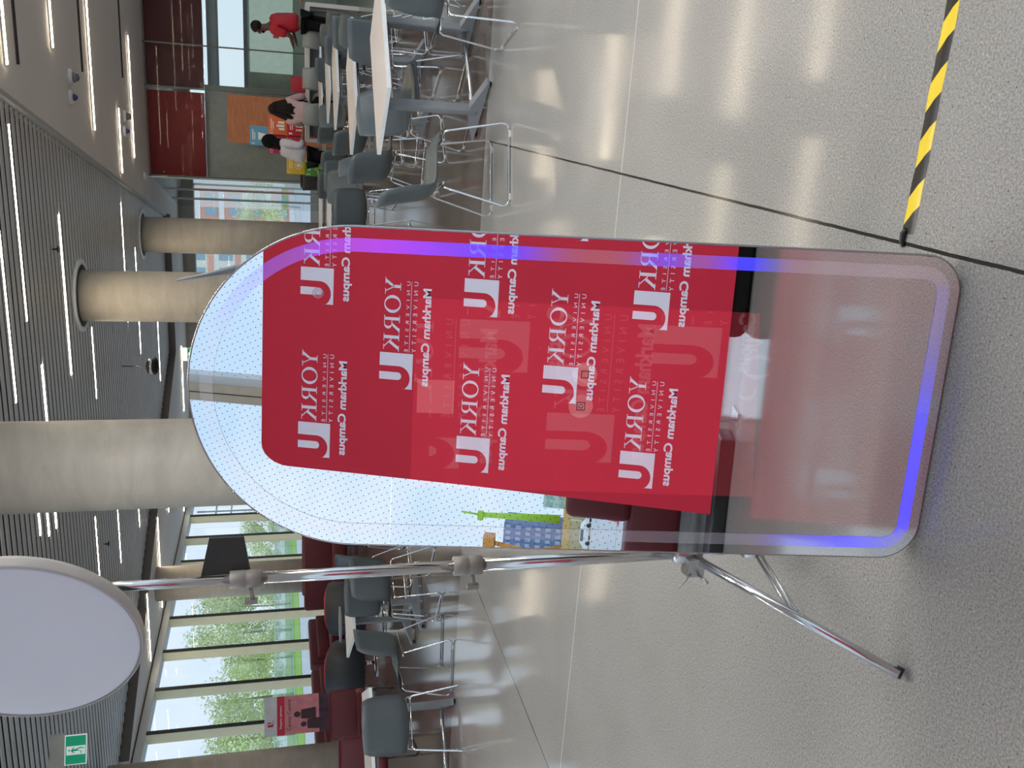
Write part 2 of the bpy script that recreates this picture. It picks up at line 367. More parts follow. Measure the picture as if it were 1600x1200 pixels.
# ---------------------------------------------------------------- ceiling strip lamps
def strip(x0, x1, y, z, w=.055, lab='', lamp=None):
    t = thing('strip_light', lab, 'ceiling light', ((x0+x1)/2, y, z), group='linear ceiling lights'); L = abs(x1-x0)/2
    B(-L-.006, L+.006, -w/2-.003, w/2+.003, -.010, .03).build('housing', mat('lamp_housing', (.5, .5, .48), .5), t)
    B(-L, L, -w/2, w/2, -.018, -.012).build('diffuser', lamp or M_lamp, t)
slat_strips = [(-.56, -2.73, 11.02, 'starting nearest the ceiling edge at the picture side'), (-1.6, -3.47, 10.30, 'nearest the camera, running off the picture'), (-1.78, -3.98, 13.0, 'passing over the second column collar'),
  (-2.2, -4.45, 17.95, 'above the third column'), (-3.25, -5.47, 19.35, 'between the second and third columns'), (-3.4, -5.58, 11.5, 'starting just beside the nearest column'), (-4.3, -5.5, 11.12, 'behind the thick column, farther of a pair'),
  (-4.2, -5.3, 10.74, 'behind the thick column, nearer of a pair'), (-3.7, -4.85, 14.56, 'ending left of the second column'), (-6.55, -8.7, 13.8, 'disappearing behind the round white disc'), (-4.9, -6.96, 22.2, 'farthest back by the dark ceiling step'),
  (-6.15, -8.35, 15.66, 'long one touching the rim of the white disc'), (-6.6, -8.74, 17.9, 'short-looking one before the dark ceiling step')]
for x0, x1, y, l in slat_strips: strip(x0, x1, y, 4.249, lab='slim ceiling light in the slatted ceiling, '+l)
for x0, x1, y, l in [(-7.0, -8.9, 25.5, 'above the second exit sign'), (-8.3, -9.95, 21.1, 'just appearing beside the thick column'), (-9.6, -11.5, 24.4, 'against the window head beside the thick column'),
                     (-9.18, -11.42, 19.18, 'crossing behind the light stand pole'), (-9.9, -11.45, 17.16, 'beside the rim of the white disc')]:
    strip(x0, x1, y, 4.07, lab='slim ceiling light in the smooth grey ceiling, '+l)
for x0, x1, y, l in [(.05, 2.2, 10.8, 'nearest the corner of the picture'), (.3, 2.5, 12.95, 'second from the corner of the picture'), (-.79, 3.6, 15.35, 'longest, beside the ceiling sensors'), (-1.47, .76, 19.25, 'parallel to the red panel'), (-1.63, -.52, 17.7, 'short one between two sensors and the slats')]:
    strip(x0, x1, y, 4.15, lab='slim ceiling light in the plain ceiling, '+l)
for x0, x1, y in ((.06, 2.3, 11.3), (.04, 2.4, 14.8), (0, 2.4, 18.46)):
    tag(B(x0, x1, y-.04, y+.04, 4.145, 4.16).build('air_slot', M_slot), 'dark air slot in the plain ceiling beside a light, at %s' % {11.3: 'the near corner', 14.8: 'the middle', 18.46: 'the red panel end'}[y], 'vent', 'air slots in the ceiling')
k = 0
where = ['over the near floor', 'over the tape', 'above the mirror', 'above the light stand', 'near the rear window']
for y in (9.05, 4.6, 3.1, .9):
    for x in ((-1.2, 1.6) if y > 9 else (-.6, 3.4, 5.2) if y > 4 else (-8.5, -4.6, -.6, 3.4, 5.2) if y > 2 else (-8.5, 5.2)):
        xx = x+(.5 if k % 2 else -.4)*(y < 9); ins = y > 2 and bl(y) < xx < br(y)-1.1
        strip(xx-1.1, xx+1.1, y, 4.249 if ins else (4.15 if y > 2 else 4.19), lab='slim ceiling light outside the picture, placed for the light it gives', lamp=M_lampfill if y < 9 else None); k += 1  # the nearer rows are unseen lamps added to brighten floor and backdrop
# ceiling sensors, detectors, cameras
for x, y, z, l in [(-.04, 13.9, 4.16, 'white dome camera on the plain ceiling, first of the near pair'), (-.67, 18.4, 4.16, 'small dome camera on the plain ceiling near the red panel')]:
    t = thing('dome_camera', l, 'camera', (x, y, z)); MB().lathe([(.11, 0), (.11, -.02), (.09, -.05)], 20).build('base', M_white, t)
    MB().lathe([(.07, -.05), (.066, -.09), (.04, -.12), (.005, -.13)], 20).build('lens_cover', mat('dome_dark', (.12, .13, .16), .1), t)
for x, y, z, l in [(-.30, 13.85, 4.16, 'white ceiling detector with blue lens beside the dome camera'), (-.93, 18.3, 4.16, 'white ceiling detector with blue lens near the red panel')]:
    t = thing('smoke_detector', l, 'detector', (x, y, z)); MB().lathe([(.10, 0), (.095, -.035), (.05, -.045)], 20).build('base', M_white, t)
    MB().lathe([(.045, -.045), (.04, -.08), (.01, -.10)], 16).build('lens', mat('blue_lens', (.03, .04, .25), .2), t)
t = thing('pendant_speaker', 'black and white round device hanging from the slatted ceiling', 'ceiling device', (-5.05, 17.0, 3.70))
MB().tube([(0, 0, .05), (0, 0, .55)], .012).build('rod', M_alu, t)
MB().lathe([(.05, .12), (.14, .09), (.15, 0), (.12, -.02)], 20).build('housing', M_alu, t)
MB().lathe([(.17, -.02), (.17, -.05), (.12, -.09), (.03, -.11)], 20).build('dome', M_black, t)
for x, y, l in [(-2.15, 12.5, 'near the second column'), (-7.3, 14.35, 'beside the white disc')]:
    t = thing('sprinkler_head', 'small black sprinkler on the slatted ceiling '+l, 'sprinkler', (x, y, 4.23))
    MB().tube([(0, 0, .03), (0, 0, -.05)], .012, 8).lathe([(.02, -.05), (.045, -.06), (.04, -.068)], 10).build('head', M_black, t)
t = thing('ceiling_spotlight', 'small white spotlight on a thin arm at the end of the glass wall', 'spotlight', (-1.95, 20.6, 4.16))
MB().lathe([(.10, 0), (.05, -.06), (.02, -.07)], 16).build('base', M_white, t); MB().tube([(0, 0, -.05), (.02, .05, -.45)], .012, 8).build('arm', M_white, t)

# exit signs
M_green = mat('sign_green', (.0, .23, .12), .4, vary=.02, emit=(.0, .30, .15), es=.5)
M_signw = mat('sign_white', (.8, .85, .82), .4, vary=.02, emit=(.8, .9, .85), es=.35)
def exit_sign(loc, rz, lab):
    t = thing('exit_sign', lab, 'sign', loc, rz, 'green running man signs')
    B(-.19, .19, -.04, .04, .0, .16).build('housing', mat('sign_housing', (.55, .56, .5), .5), t)
    B(-.17, .17, -.012, .012, -.24, 0).build('panel', M_signw, t)
    B(-.16, .16, -.014, -.0125, -.23, -.01).build('green_field', M_green, t)
    B(-.055, .045, -.016, -.0145, -.225, -.02).build('white_field', M_signw, t)
    m = MB(); F = lambda x, y: (x, -.017, y)
    for pl in ([(-.018, -.07), (.006, -.072), (.012, -.135), (-.012, -.14)], [(.004, -.075), (.034, -.10), (.030, -.107), (.0, -.085)], [(-.018, -.072), (-.040, -.105), (-.035, -.112), (-.012, -.085)],
               [(-.012, -.135), (.004, -.135), (-.018, -.172), (-.045, -.175), (-.045, -.183), (-.012, -.185)], [(-.0, -.13), (.014, -.13), (.030, -.17), (.018, -.215), (.010, -.212), (.016, -.172)]):
        m.add([F(*p) for p in pl], [list(range(len(pl)))])
    m.add([F(-.002+.011*cos(a), -.05+.011*sin(a)) for a in [i*pi/6 for i in range(12)]], [list(range(12))])
    m.build('running_figure', M_green, t)
exit_sign((-7.62, 9.72, 3.93), R(25), 'green running man exit sign hanging beside the round white disc')
exit_sign((-7.25, 25.6, 3.92), 0, 'small green exit sign far behind, at the mirror rim')

# ---------------------------------------------------------------- glass partition and the rooms behind it
YG = 21.4
gp = [(-2.0, -.14), (-.14, .75), (.75, 3.0), (3.0, 6)]
for i, (a, b) in enumerate(gp):
    f = struct(B(a, a+.03, YG-.03, YG+.03, 0, 4.16).build('window_%d' % (NW+40+i), mat('slim_frame', (.12, .13, .12), .4)))
    B(a+.03, b, YG-.006, YG+.006, 0, 4.16).build('window_pane', M_part, f)
# return of the partition going back to the outer windows
d = Vector((-3.3+2.0, 26.9-YG, 0)); n = 3
for i in range(n):
    a = Vector((-2.0, YG, 0))+d*i/n; b = Vector((-2.0, YG, 0))+d*(i+1)/n; u = (b-a).normalized(); w = Vector((-u.y, u.x, 0))*.02
    f = struct(MB().prism([(a.x, a.y), (a.x+w.x*2, a.y+w.y*2), (a.x+w.x*2+u.x*.04, a.y+w.y*2+u.y*.04), (a.x+u.x*.04, a.y+u.y*.04)], 0, 4.1).build('window_%d' % (NW+50+i), M_beam))
    MB().prism([(a.x, a.y), (b.x, b.y), (b.x+w.x*.5, b.y+w.y*.5), (a.x+w.x*.5, a.y+w.y*.5)], 0, 4.1).build('window_pane', M_part, f)
struct(B(-2.05, -.2, 21.7, 21.85, 2.98, 4.15).build('wall_red', mat('red_panel', (.28, .004, .008), .5, vary=.03)))
struct(B(-.1, 7, 21.7, 21.85, 2.98, 4.15).build('wall_red_right', mat('red_panel_b', (.11, .007, .012), .45, vary=.05)))
struct(B(-2.05, -.12, 21.9, 22.0, 0, 2.98).build('wall_inner', mat('inner_grey', (.44, .44, .42), .6)))
struct(B(-.1, 7, 23.9, 24.05, 0, 2.1).build('wall_room', mat('room_wall', (.42, .46, .40), .6)))
struct(B(-.1, 7, 23.0, 24.05, 2.78, 2.98).build('trim_8', M_beam))
struct(B(-.12, -.02, 21.9, 26, 0, 4.1).build('wall_room_left', mat('room_grey', (.35, .38, .36), .6)))
o = B(-1.18, -.18, 21.15, 21.19, 0, 2.47).build('plywood_board', M_ply); tag(o, 'orange plywood board fixed over the glass wall', 'board')
o = B(2.0, 3.0, 20.2, 20.3, 0, 2.8).build('pale_panel', M_woodgrey); tag(o, 'pale wood door panel behind the man in red', 'panel')
o = B(.35, 2.2, 23.6, 23.63, 1.05, 2.05).build('window_glow', mat('room_window', (.55, .66, .60), .3, emit=(.6, .75, .68), es=.35)); tag(o, 'pale lit window panel in the room behind the glass', 'window')  # daylight in the window put in as a weak glow of the panel
for i, (x, z, s) in enumerate([(1.04, 1.38, .1)]):
    o = B(x, x+.10, 21.36, 21.37, z, z+.12).build('door_notice', mat('notice', (.5, .06, .08), .6)); tag(o, 'little red and white notice stuck on the glass', 'notice')

# ---------------------------------------------------------------- outdoors
M_grass = mat('grass', (.30, .52, .08), .9, vary=.25, scale=1.5)
M_road = mat('road', (.62, .63, .64), .9, vary=.06, scale=.4)
o = struct(B(-38, -12.1, -30, 180, -.1, .05).build('road_left', M_road))
o = struct(B(-160, -38, -30, 260, -.1, .1).build('lawn', M_grass))
o = struct(MB().add([(-80, -3.9, -.2), (60, -3.9, -.2), (60, -115, 1.75), (-130, -115, 1.75)], [(0, 1, 2, 3)]).build('road_back', M_road))
o = struct(MB().add([(-130, -115, 1.75), (60, -115, 1.75), (60, -190, 2.4), (-130, -190, 2.4)], [(0, 1, 2, 3)]).build('lawn_back', M_grass))
o = struct(B(-38, 60, 27.6, 160, -.1, .0).build('road_far', M_road))
# fence: posts, rails and mesh
fe = thing('site_fence', 'temporary wire mesh fence at the far side of the lawn', 'fence', (-55, 80, .1))
mb = MB(); mr = MB()
for i in range(40):
    yy = -40+i*2.6; MB().tube([(0, yy, 0), (0, yy, 2.0)], .05, 6).build('post', mat('fence_white', (.75, .8, .8), .5), fe)
for z in (.12, 1.05, 1.98): mr.box(-.02, .02, -40, 64, z-.03, z+.03)
mr.build('rail', mat('fence_white', (.75, .8, .8), .5), fe)
def mesh_mat():
    m = bpy.data.materials.new('wire_mesh'); m.use_nodes = True; t = m.node_tree; L = t.links.new; t.nodes.clear()
    o = N(t, 'ShaderNodeOutputMaterial'); tr = N(t, 'ShaderNodeBsdfTransparent'); df = N(t, 'ShaderNodeBsdfDiffuse'); df.inputs[0].default_value = (.62, .72, .72, 1)
    g = N(t, 'ShaderNodeTexCoord'); w = N(t, 'ShaderNodeTexWave', wave_type='BANDS', bands_direction='Y'); w.inputs['Scale'].default_value = 2.2; L(g.outputs['Object'], w.inputs['Vector'])
    gt = N(t, 'ShaderNodeMath', operation='GREATER_THAN'); gt.inputs[1].default_value = .72; L(w.outputs['Fac'], gt.inputs[0])
    mx = N(t, 'ShaderNodeMixShader'); L(gt.outputs[0], mx.inputs[0]); L(tr.outputs[0], mx.inputs[1]); L(df.outputs[0], mx.inputs[2]); L(mx.outputs[0], o.inputs[0]); return m
B(-.01, .01, -40, 64, .1, 1.95).build('mesh_panel', mesh_mat(), fe)
# trees
M_leaf = mat('leaf', (.74, .80, .45), .7, vary=.3, scale=.7)
M_bark = mat('bark', (.34, .30, .22), .9)
def crown(seed, n=2600, blobs=9):
    rd = random.Random(seed); bl_ = [(Vector((rd.uniform(-.55, .55), rd.uniform(-.6, .6), rd.uniform(-.45, .6))), rd.uniform(.28, .5)) for _ in range(blobs)]
    mb = MB()
    for _ in range(n):
        c, r = rd.choice(bl_); d = Vector((rd.gauss(0, 1), rd.gauss(0, 1), rd.gauss(0, 1))).normalized(); p = c+d*r*(rd.random()**.35)
        u = Vector((rd.gauss(0, 1), rd.gauss(0, 1), rd.gauss(0, 1))).normalized(); v = u.cross(d).normalized(); s = rd.uniform(.02, .045)
        mb.add([p-u*s, p+v*s*.6, p+u*s, p-v*s*.6], [(0, 1, 2, 3)])
    return mb
CR = [crown(i) for i in range(3)]
cm = []
def tree(x, y, h, w, k, lab, gz=.1):
    t = thing('tree', lab, 'tree', (x, y, gz), random.uniform(0, 6), 'trees outside the windows')
    if len(cm) <= k:
        while len(cm) <= k: 
            o = CR[len(cm)].build('crown', M_leaf, t); cm.append(o.data)
            if len(cm)-1 != k: bpy.data.objects.remove(o)
            else: o.location = (0, 0, h*.56); o.scale = (w/1.8, w/1.8, h*.5)
    else:
        o = bpy.data.objects.new('crown', cm[k]); COL.objects.link(o); o.parent = t; o.location = (0, 0, h*.56); o.scale = (w/1.8, w/1.8, h*.5)
    MB().tube([(0, 0, 0), (.1, 0, h*.3), (0, .1, h*.7)], [h*.014, h*.011, h*.005], 8).build('trunk', M_bark, t)
for a in [(-62, 127, 7.2, 9, 0, 'tree seen in the narrow window beside the thick column'), (-62, 110, 12, 11, 1, 'tallest leafy tree behind the light stand pole'), (-62, 103, 9.8, 9, 2, 'leafy tree right of the tallest one'),
          (-62, 97, 12.5, 9, 0, 'tall loose tree in the middle window bay'), (-62, 91.5, 8.2, 9, 1, 'low wide tree over the fence, left of the tall loose one'), (-62, 84.5, 10.5, 8, 2, 'airy tree in the window bay nearest the banner'),
          (-62, 78, 9, 9, 0, 'tree glimpsed beside the last window fin'), (-66, 119, 8, 9, 2, 'low tree behind the black plate on the stand'), (-68, 104, 7, 12, 1, 'dense low tree far behind the fence'), (-68, 89, 6, 12, 0, 'dense low bush-like tree at the end of the fence'), (-68, 96, 5.6, 12, 2, 'dense low tree in the gap between two taller ones')]:
    tree(*a)
for i in range(7):
    t = thing('bush', 'rounded green bush behind the wire fence', 'bush', (-59+random.uniform(-1, 1), 76+i*8.2, .1), random.uniform(0, 6), 'bushes behind the fence')
    o = bpy.data.objects.new('foliage', cm[i % 3]); COL.objects.link(o); o.parent = t; o.location = (0, 0, 1.9); o.scale = (2.8, 4.6, 2.1)
# street lamp outside
t = thing('street_lamp', 'grey double-headed street lamp outside the narrow windows', 'street lamp', (-45, 95, .05))
MB().tube([(0, 0, 0), (0, 0, 10.2)], .10, 8).build('pole', M_grey, t)
MB().tube([(0, -2.6, 8.2), (0, 2.0, 8.2)], .09, 8).tube([(0, -1.2, 6.6), (0, 1.6, 6.6)], .08, 8).build('arm', M_grey, t)
# houses beyond the far windows
def facade(name, lab, x0, x1, y, z0, z1, mwall, rows, cols, mband=None, group=None, m_win=None, rz=0, ox=0, oy=0):
    t = thing(name, lab, 'building', ((x0+x1)/2, y, z0), rz, group); w = (x1-x0)/2; h = z1-z0
    B(-w, w, 0, 6, 0, h).build('wall', mwall, t)
    mw = m_win or mat('far_window', (.35, .48, .55), .2)
    for r in range(rows):
        for c in range(cols):
            cw = 2*w/cols; ch = h/rows
            B(-w+cw*(c+.22), -w+cw*(c+.78), -.06, .02, ch*(r+.3), ch*(r+.8)).build('window', mw, t)
    if mband:
        for r in range(0, rows): B(-w-.05, w+.05, -.05, .03, h/rows*r, h/rows*(r+.22)).build('brick_band', mband, t)
    return t
facade('apartment_block', 'orange brick and white apartment block past the third column', -13.0, -8.5, 80, 0, 9.6, mat('brick_orange', (.80, .42, .32), .8), 5, 4, mat('band_white', (.9, .9, .86), .7))
facade('apartment_block', 'cream and orange apartment block between the two rear columns', -22, -13.2, 80, 0, 9.0, mat('render_cream', (.90, .87, .76), .8), 4, 6, mat('brick_orange', (.80, .42, .32), .8))
tree(-7.2, 60, 4.2, 4, 1, 'pale green tree beside the orange brick block', 0)
# behind the camera, seen only in the mirror
mgrid = mat('site_blue', (.17, .22, .50), .5, vary=.2, scale=1); 
facade('construction_block', 'blue-netted building under construction reflected in the mirror', -64.5, -54.6, -147, 1.3, 17.3, mgrid, 9, 9, None, m_win=mat('site_window', (.45, .52, .75), .4)).rotation_euler = (0, 0, pi)
facade('construction_block', 'pale green-glazed building reflected beside the backdrop edge', -51.0, -46.0, -147, 1.3, 10.6, mat('site_pale', (.62, .75, .78), .5), 4, 4, None, m_win=mat('site_pale_win', (.35, .55, .58), .4)).rotation_euler = (0, 0, pi)
t = thing('mobile_crane', 'lime green crane boom reflected in the mirror', 'crane', (-49.3, -136, 1.9)); t.scale = (2.3, 2.3, 2.3); mg = mat('crane_green', (.42, .72, .06), .5)
MB().tube([(.1, 0, 2.2), (-.15, 0, 8.0)], [.32, .18], 8).build('boom', mg, t); MB().tube([(-.15, 0, 8.0), (-.05, 0, 9.3)], .07, 6).box(-.5, .1, -.2, .2, 7.7, 8.1).build('boom_tip', mg, t)
B(-.9, .9, -.8, .8, .5, 1.5).build('cab', mat('crane_red', (.7, .06, .05), .5), t); B(-1.6, 1.6, -1, 1, 0, .9).build('chassis', M_grey, t)
t = thing('boom_lift', 'orange jointed boom lift reflected at the mirror rim', 'lift', (-52.3, -131, 1.9)); t.scale = (2.5, 2.5, 2.5); mo = mat('lift_orange', (.75, .30, .06), .5)
MB().tube([(.2, 0, 1.2), (-.4, 0, 3.6), (0, 0, 6.2)], [.22, .2, .16], 8).build('boom', mo, t); B(-.4, .5, -.4, .4, 6.0, 6.7).build('basket', mo, t); B(-1, 1, -.8, .8, .0, 1.1).build('chassis', mo, t)
t = thing('site_hoarding', 'tan timber hoarding along the street reflected in the mirror', 'hoarding', (-46, -122, 1.8))
B(-45, 45, -.05, .05, 0, 3.0).build('boards', mat('hoarding_tan', (.62, .46, .30), .7, scale=1), t); B(-45, 45, -.08, .12, 3.0, 4.1).build('top_rail', mat('hoarding_orange', (.75, .46, .18), .7), t)
for i in range(16): B(-43+i*5.6, -42.7+i*5.6, .04, .12, 0, 3.0).build('batten', mat('hoarding_pale', (.75, .68, .55), .7), t)
t = thing('parked_car', 'white car parked on the street reflected in the mirror', 'car', (-40.6, -108, 1.63), R(10))
mw_ = mat('car_white', (.85, .86, .88), .25)
MB().prism([(-2.1, .25), (2.1, .25), (2.15, .7), (1.3, .85), (.7, 1.35), (-1.1, 1.4), (-1.9, .9), (-2.15, .8)], -.8, .8, lambda x, y, z: (x, z, y)).build('body', mw_, t)
B(-1.0, .7, -.81, .81, .9, 1.28).build('window_band', mat('car_glass', (.05, .06, .08), .1), t)
for sx in (-1.3, 1.35):
    for sy in (-.72, .72): MB().tube([(sx, sy-.1, .3), (sx, sy+.1, .3)], .3, 16).build('wheel', M_black, t)
t = thing('traffic_cone', 'small red traffic marker on the reflected street', 'cone', (-9.2, -22.6, .13)); MB().lathe([(.2, 0), (.2, .04), (.12, .04), (.05, .6)], 12).build('cone_body', mat('cone_red', (.8, .08, .05), .5), t)
for i in range(3):
    o = B(-60, 20, -12-i*6, -11.8-i*6, -.055+i*.105, -.03+i*.105).build('lane_line', mat('lane_white', (.85, .85, .85), .7)); struct(o)

# ---------------------------------------------------------------- the arched mirror
mO = Vector((-.59915, 1.61489, .004)); mn = Vector((.0550, -.9810, .1863)).normalized(); mr_ = Vector((.9984, .0560, 0)); mr_ = (mr_-mn*mr_.dot(mn)).normalized(); mu = mn.cross(mr_)
if mu.z < 0: mu = -mu
MW, MH = .7094, 1.6618
mir = thing('selfie_mirror', 'tall arched selfie mirror leaning back in the middle, reflecting a red backdrop', 'mirror')
mir.matrix_world = Matrix(((mr_.x, -mn.x, mu.x, mO.x), (mr_.y, -mn.y, mu.y, mO.y), (mr_.z, -mn.z, mu.z, mO.z), (0, 0, 0, 1)))
def arch(inset=0, seg=40, corner=.085):
    w = MW/2-inset; c = max(.012, corner-inset); top = MH-MW/2; pts = []
    for k in range(9): a = -pi/2+pi/2*k/8; pts.append((w-c+c*cos(a), inset+c+c*sin(a)))
    for k in range(seg+1): a = pi*k/seg; pts.append((w*cos(a), top+w*sin(a)))
    for k in range(9): a = pi+pi/2*k/8; pts.append((-w+c+c*cos(a), inset+c+c*sin(a)))
    return pts
fm = lambda x, y, z: (x, z, y)
MB().prism(arch(.001), .006, .038, fm).build('case', M_case, mir)
MB().prism(arch(.08), .038, .06, fm).build('back_box', M_black, mir)
m = bpy.data.materials.new('mirror_glass'); m.use_nodes = True; t = m.node_tree; t.nodes.clear(); L = t.links.new
gl = N(t, 'ShaderNodeBsdfGlossy'); gl.inputs['Roughness'].default_value = 0; gl.inputs['Color'].default_value = (.93, .95, .97, 1)
ng = N(t, 'ShaderNodeTexNoise'); ng.inputs['Scale'].default_value = 260; ng.inputs['Detail'].default_value = 1
og = N(t, 'ShaderNodeOutputMaterial'); cg = N(t, 'ShaderNodeTexCoord'); L(cg.outputs['Object'], ng.inputs['Vector'])
dg = N(t, 'ShaderNodeBsdfDiffuse'); dg.inputs[0].default_value = (.7, .7, .7, 1); gtn = N(t, 'ShaderNodeMath', operation='GREATER_THAN'); gtn.inputs[1].default_value = .83; L(ng.outputs['Fac'], gtn.inputs[0])
mxs = N(t, 'ShaderNodeMixShader'); L(gtn.outputs[0], mxs.inputs[0]); L(gl.outputs[0], mxs.inputs[1]); L(dg.outputs[0], mxs.inputs[2]); L(mxs.outputs[0], og.inputs[0])
M_mirror = m
MB().prism(arch(.002), .0, .006, fm).build('mirror_glass', M_mirror, mir)
# thin metal rim
pts = arch(0, 60); MB().tube([(x, .004, y) for x, y in pts], .0028, 6, closed=True).build('rim', mat('rim_metal', (.45, .45, .46), .25, 1.), mir)
# rear prop
MB().box(-.2, .2, .12, .14, .0, .9, M=Matrix.Rotation(R(-14), 4, 'X') @ Matrix.Translation((0, .16, 0))).build('rear_prop', M_black, mir)
# light channel with colour LEDs
def ring(inset0, inset1, yy):
    a, b = arch(inset0, 120), arch(inset1, 120)
    def dens(p):
        out = []
        for i in range(len(p)):
            q0, q1 = Vector(p[i]), Vector(p[(i+1) % len(p)]); n = max(1, int((q1-q0).length/.02)) if i in (8, len(p)-10, len(p)-1) or (q1-q0).length > .1 else 1
            out += [q0.lerp(q1, k/n) for k in range(n)]
        return out
    return a, b
a, b = arch(.024, 120, .085), arch(.052, 120, .085)
A2, B2 = [], []
for i in range(len(a)):
    q0, q1, r0, r1 = Vector(a[i]), Vector(a[(i+1) % len(a)]), Vector(b[i]), Vector(b[(i+1) % len(a)]); n = max(1, int((q1-q0).length/.02))
    for k in range(n): A2.append(q0.lerp(q1, k/n)); B2.append(r0.lerp(r1, k/n))
nA = len(A2); mb = MB(); mb.add([(p.x, -.0008, p.y) for p in A2]+[(p.x, -.0008, p.y) for p in B2], [(i, (i+1) % nA, nA+(i+1) % nA, nA+i) for i in range(nA)])
rg = mb.build('light_channel', mat('tmp', (1, 1, 1)), mir)
def bump_(x, c, w): return math.exp(-((x-c)/w)**2)
def led(p):
    x, z = p.x, p.y
    if x > .29: v = .75*bump_(z, 1.24, .12)+1.0*bump_(z, 1.0, .085)+.55*bump_(z, 1.12, .1)+.7*bump_(z, .66, .06)+1.15*bump_(z, .49, .065)+.5*bump_(z, 1.40, .1)
    elif x < -.29: v = .95*bump_(z, .16, .12)+.25*bump_(z, .3, .06)
    elif z < .2: v = .9*bump_(x, -.24, .14)+.75*bump_(x, -.03, .13)+.12
    else: v = .45*bump_(x, .30, .12) if x > 0 else 0
    return max(0, min(1.2, v))
ca = rg.data.color_attributes.new('led', 'FLOAT_COLOR', 'POINT')
for i, v in enumerate(rg.data.vertices):
    q = led(Vector((v.co.x, v.co.z))); vi = .35*bump_(v.co.z, 1.3, .16) if v.co.x > .2 else 0
    ca.data[i].color = (q*(.04+vi), q*.03, q, 1)
m = bpy.data.materials.new('led_channel'); m.use_nodes = True; t = m.node_tree; t.nodes.clear(); L = t.links.new
at = N(t, 'ShaderNodeAttribute'); at.attribute_name = 'led'; em = N(t, 'ShaderNodeEmission'); em.inputs[1].default_value = .85; L(at.outputs['Color'], em.inputs[0])
gl = N(t, 'ShaderNodeBsdfGlossy'); gl.inputs['Roughness'].default_value = 0.0; gl.inputs[0].default_value = (.84, .84, .86, 1); df = N(t, 'ShaderNodeBsdfDiffuse'); df.inputs[0].default_value = (.62, .62, .66, 1)
df.inputs[0].default_value = (.20, .20, .22, 1); m1 = N(t, 'ShaderNodeAddShader'); L(gl.outputs[0], m1.inputs[0]); L(df.outputs[0], m1.inputs[1])
# bright diodes outshine the mirror film
sb = N(t, 'ShaderNodeSeparateColor'); L(at.outputs['Color'], sb.inputs[0])
tn = N(t, 'ShaderNodeMath', operation='MULTIPLY'); tn.inputs[1].default_value = .6; L(sb.outputs[2], tn.inputs[0])
bk = N(t, 'ShaderNodeBsdfDiffuse'); bk.inputs[0].default_value = (.05, .05, .1, 1)
m2 = N(t, 'ShaderNodeMixShader'); L(tn.outputs[0], m2.inputs[0]); L(m1.outputs[0], m2.inputs[1]); L(bk.outputs[0], m2.inputs[2])
ad = N(t, 'ShaderNodeAddShader'); L(m2.outputs[0], ad.inputs[0]); L(em.outputs[0], ad.inputs[1]); og = N(t, 'ShaderNodeOutputMaterial'); L(ad.outputs[0], og.inputs[0])
rg.data.materials.clear(); rg.data.materials.append(m)

# ---------------------------------------------------------------- logo artwork (u to the right, v upwards, one unit = cap box / 1000)
def serif_polys():
    P = []
    def q(*p): P.append(list(p))
    # Y: 0..170
    q((0, 150), (62, 150), (62, 144), (0, 144)); q((105, 150), (160, 150), (160, 144), (105, 144))
    q((14, 146), (46, 146), (96, 68), (72, 68)); q((124, 146), (134, 146), (96, 74), (84, 68))
    q((70, 76), (98, 76), (98, 4), (70, 4)); q((48, 6), (120, 6), (120, 0), (48, 0))
    # O ring 170..330
    n = 28
    for k in range(n):
        a0, a1 = 2*pi*k/n, 2*pi*(k+1)/n
        e = lambda a, rx, ry: (250+rx*cos(a), 75+ry*sin(a))
        q(e(a0, 84, 79), e(a1, 84, 79), e(a1, 56, 70), e(a0, 56, 70))
    # R 360..500
    q((356, 150), (440, 150), (440, 144), (356, 144)); q((374, 148), (402, 148), (402, 4), (374, 4)); q((356, 6), (424, 6), (424, 0), (356, 0))
    for k in range(12):
        a0, a1 = pi/2-pi*k/12, pi/2-pi*(k+1)/12
        e = lambda a, rx, ry: (436+rx*cos(a), 111+ry*sin(a))
        q(e(a0, 48, 39), e(a1, 48, 39), e(a1, 22, 32), e(a0, 22, 32))
    q((400, 79), (438, 79), (438, 72), (400, 72)); q((426, 74), (452, 76), (508, 6), (478, 6)); q((474, 6), (520, 6), (520, 0), (474, 0))
    # K 530..690
    q((528, 150), (598, 150), (598, 144), (528, 144)); q((546, 148), (576, 148), (576, 4), (546, 4)); q((528, 6), (598, 6), (598, 0), (528, 0))
    q((576, 76), (584, 70), (660, 146), (650, 148)); q((592, 86), (616, 96), (682, 6), (652, 4)); q((630, 150), (682, 150), (682, 144), (630, 144)); q((640, 6), (696, 6), (696, 0), (640, 0))
    return P
SER = serif_polys()
def u_box():   # origin top-left of the box, v down negative; white part with a red U cut out of it
    P = []; x0, x1, H = 710, 1050, 320
    # left bar
    P.append([(x0, 0), (x0+125, 0), (x0+125, -H), (x0, -H)])
    cx, cy, rx, ry = x0+243, -185, 118, 112     # outer curve of the U
    n = 16
    for k in range(n):
        a0, a1 = pi+pi*.5*k/n*1.62, pi+pi*.5*(k+1)/n*1.62
        p0 = (cx+rx*cos(a0), cy+ry*sin(a0)); p1 = (cx+rx*cos(a1), cy+ry*sin(a1))
        P.append([p0, p1, (p1[0], -H), (p0[0], -H)])
    a = pi+pi*.5*1.62; px, py = cx+rx*cos(a), cy+ry*sin(a)
    P.append([(px, py), (x1, -205), (x1, -H), (px, -H)])
    # inner stub
    s0, s1 = x0+185, x0+258; P.append([(s0, 0), (s1, 0), (s1, -178), (s0, -178)])
    P.append([((s0+s1)/2+(s1-s0)/2*cos(t), -178+36*sin(t)) for t in [pi+pi*k/10 for k in range(11)]])
    return P
UB = u_box()
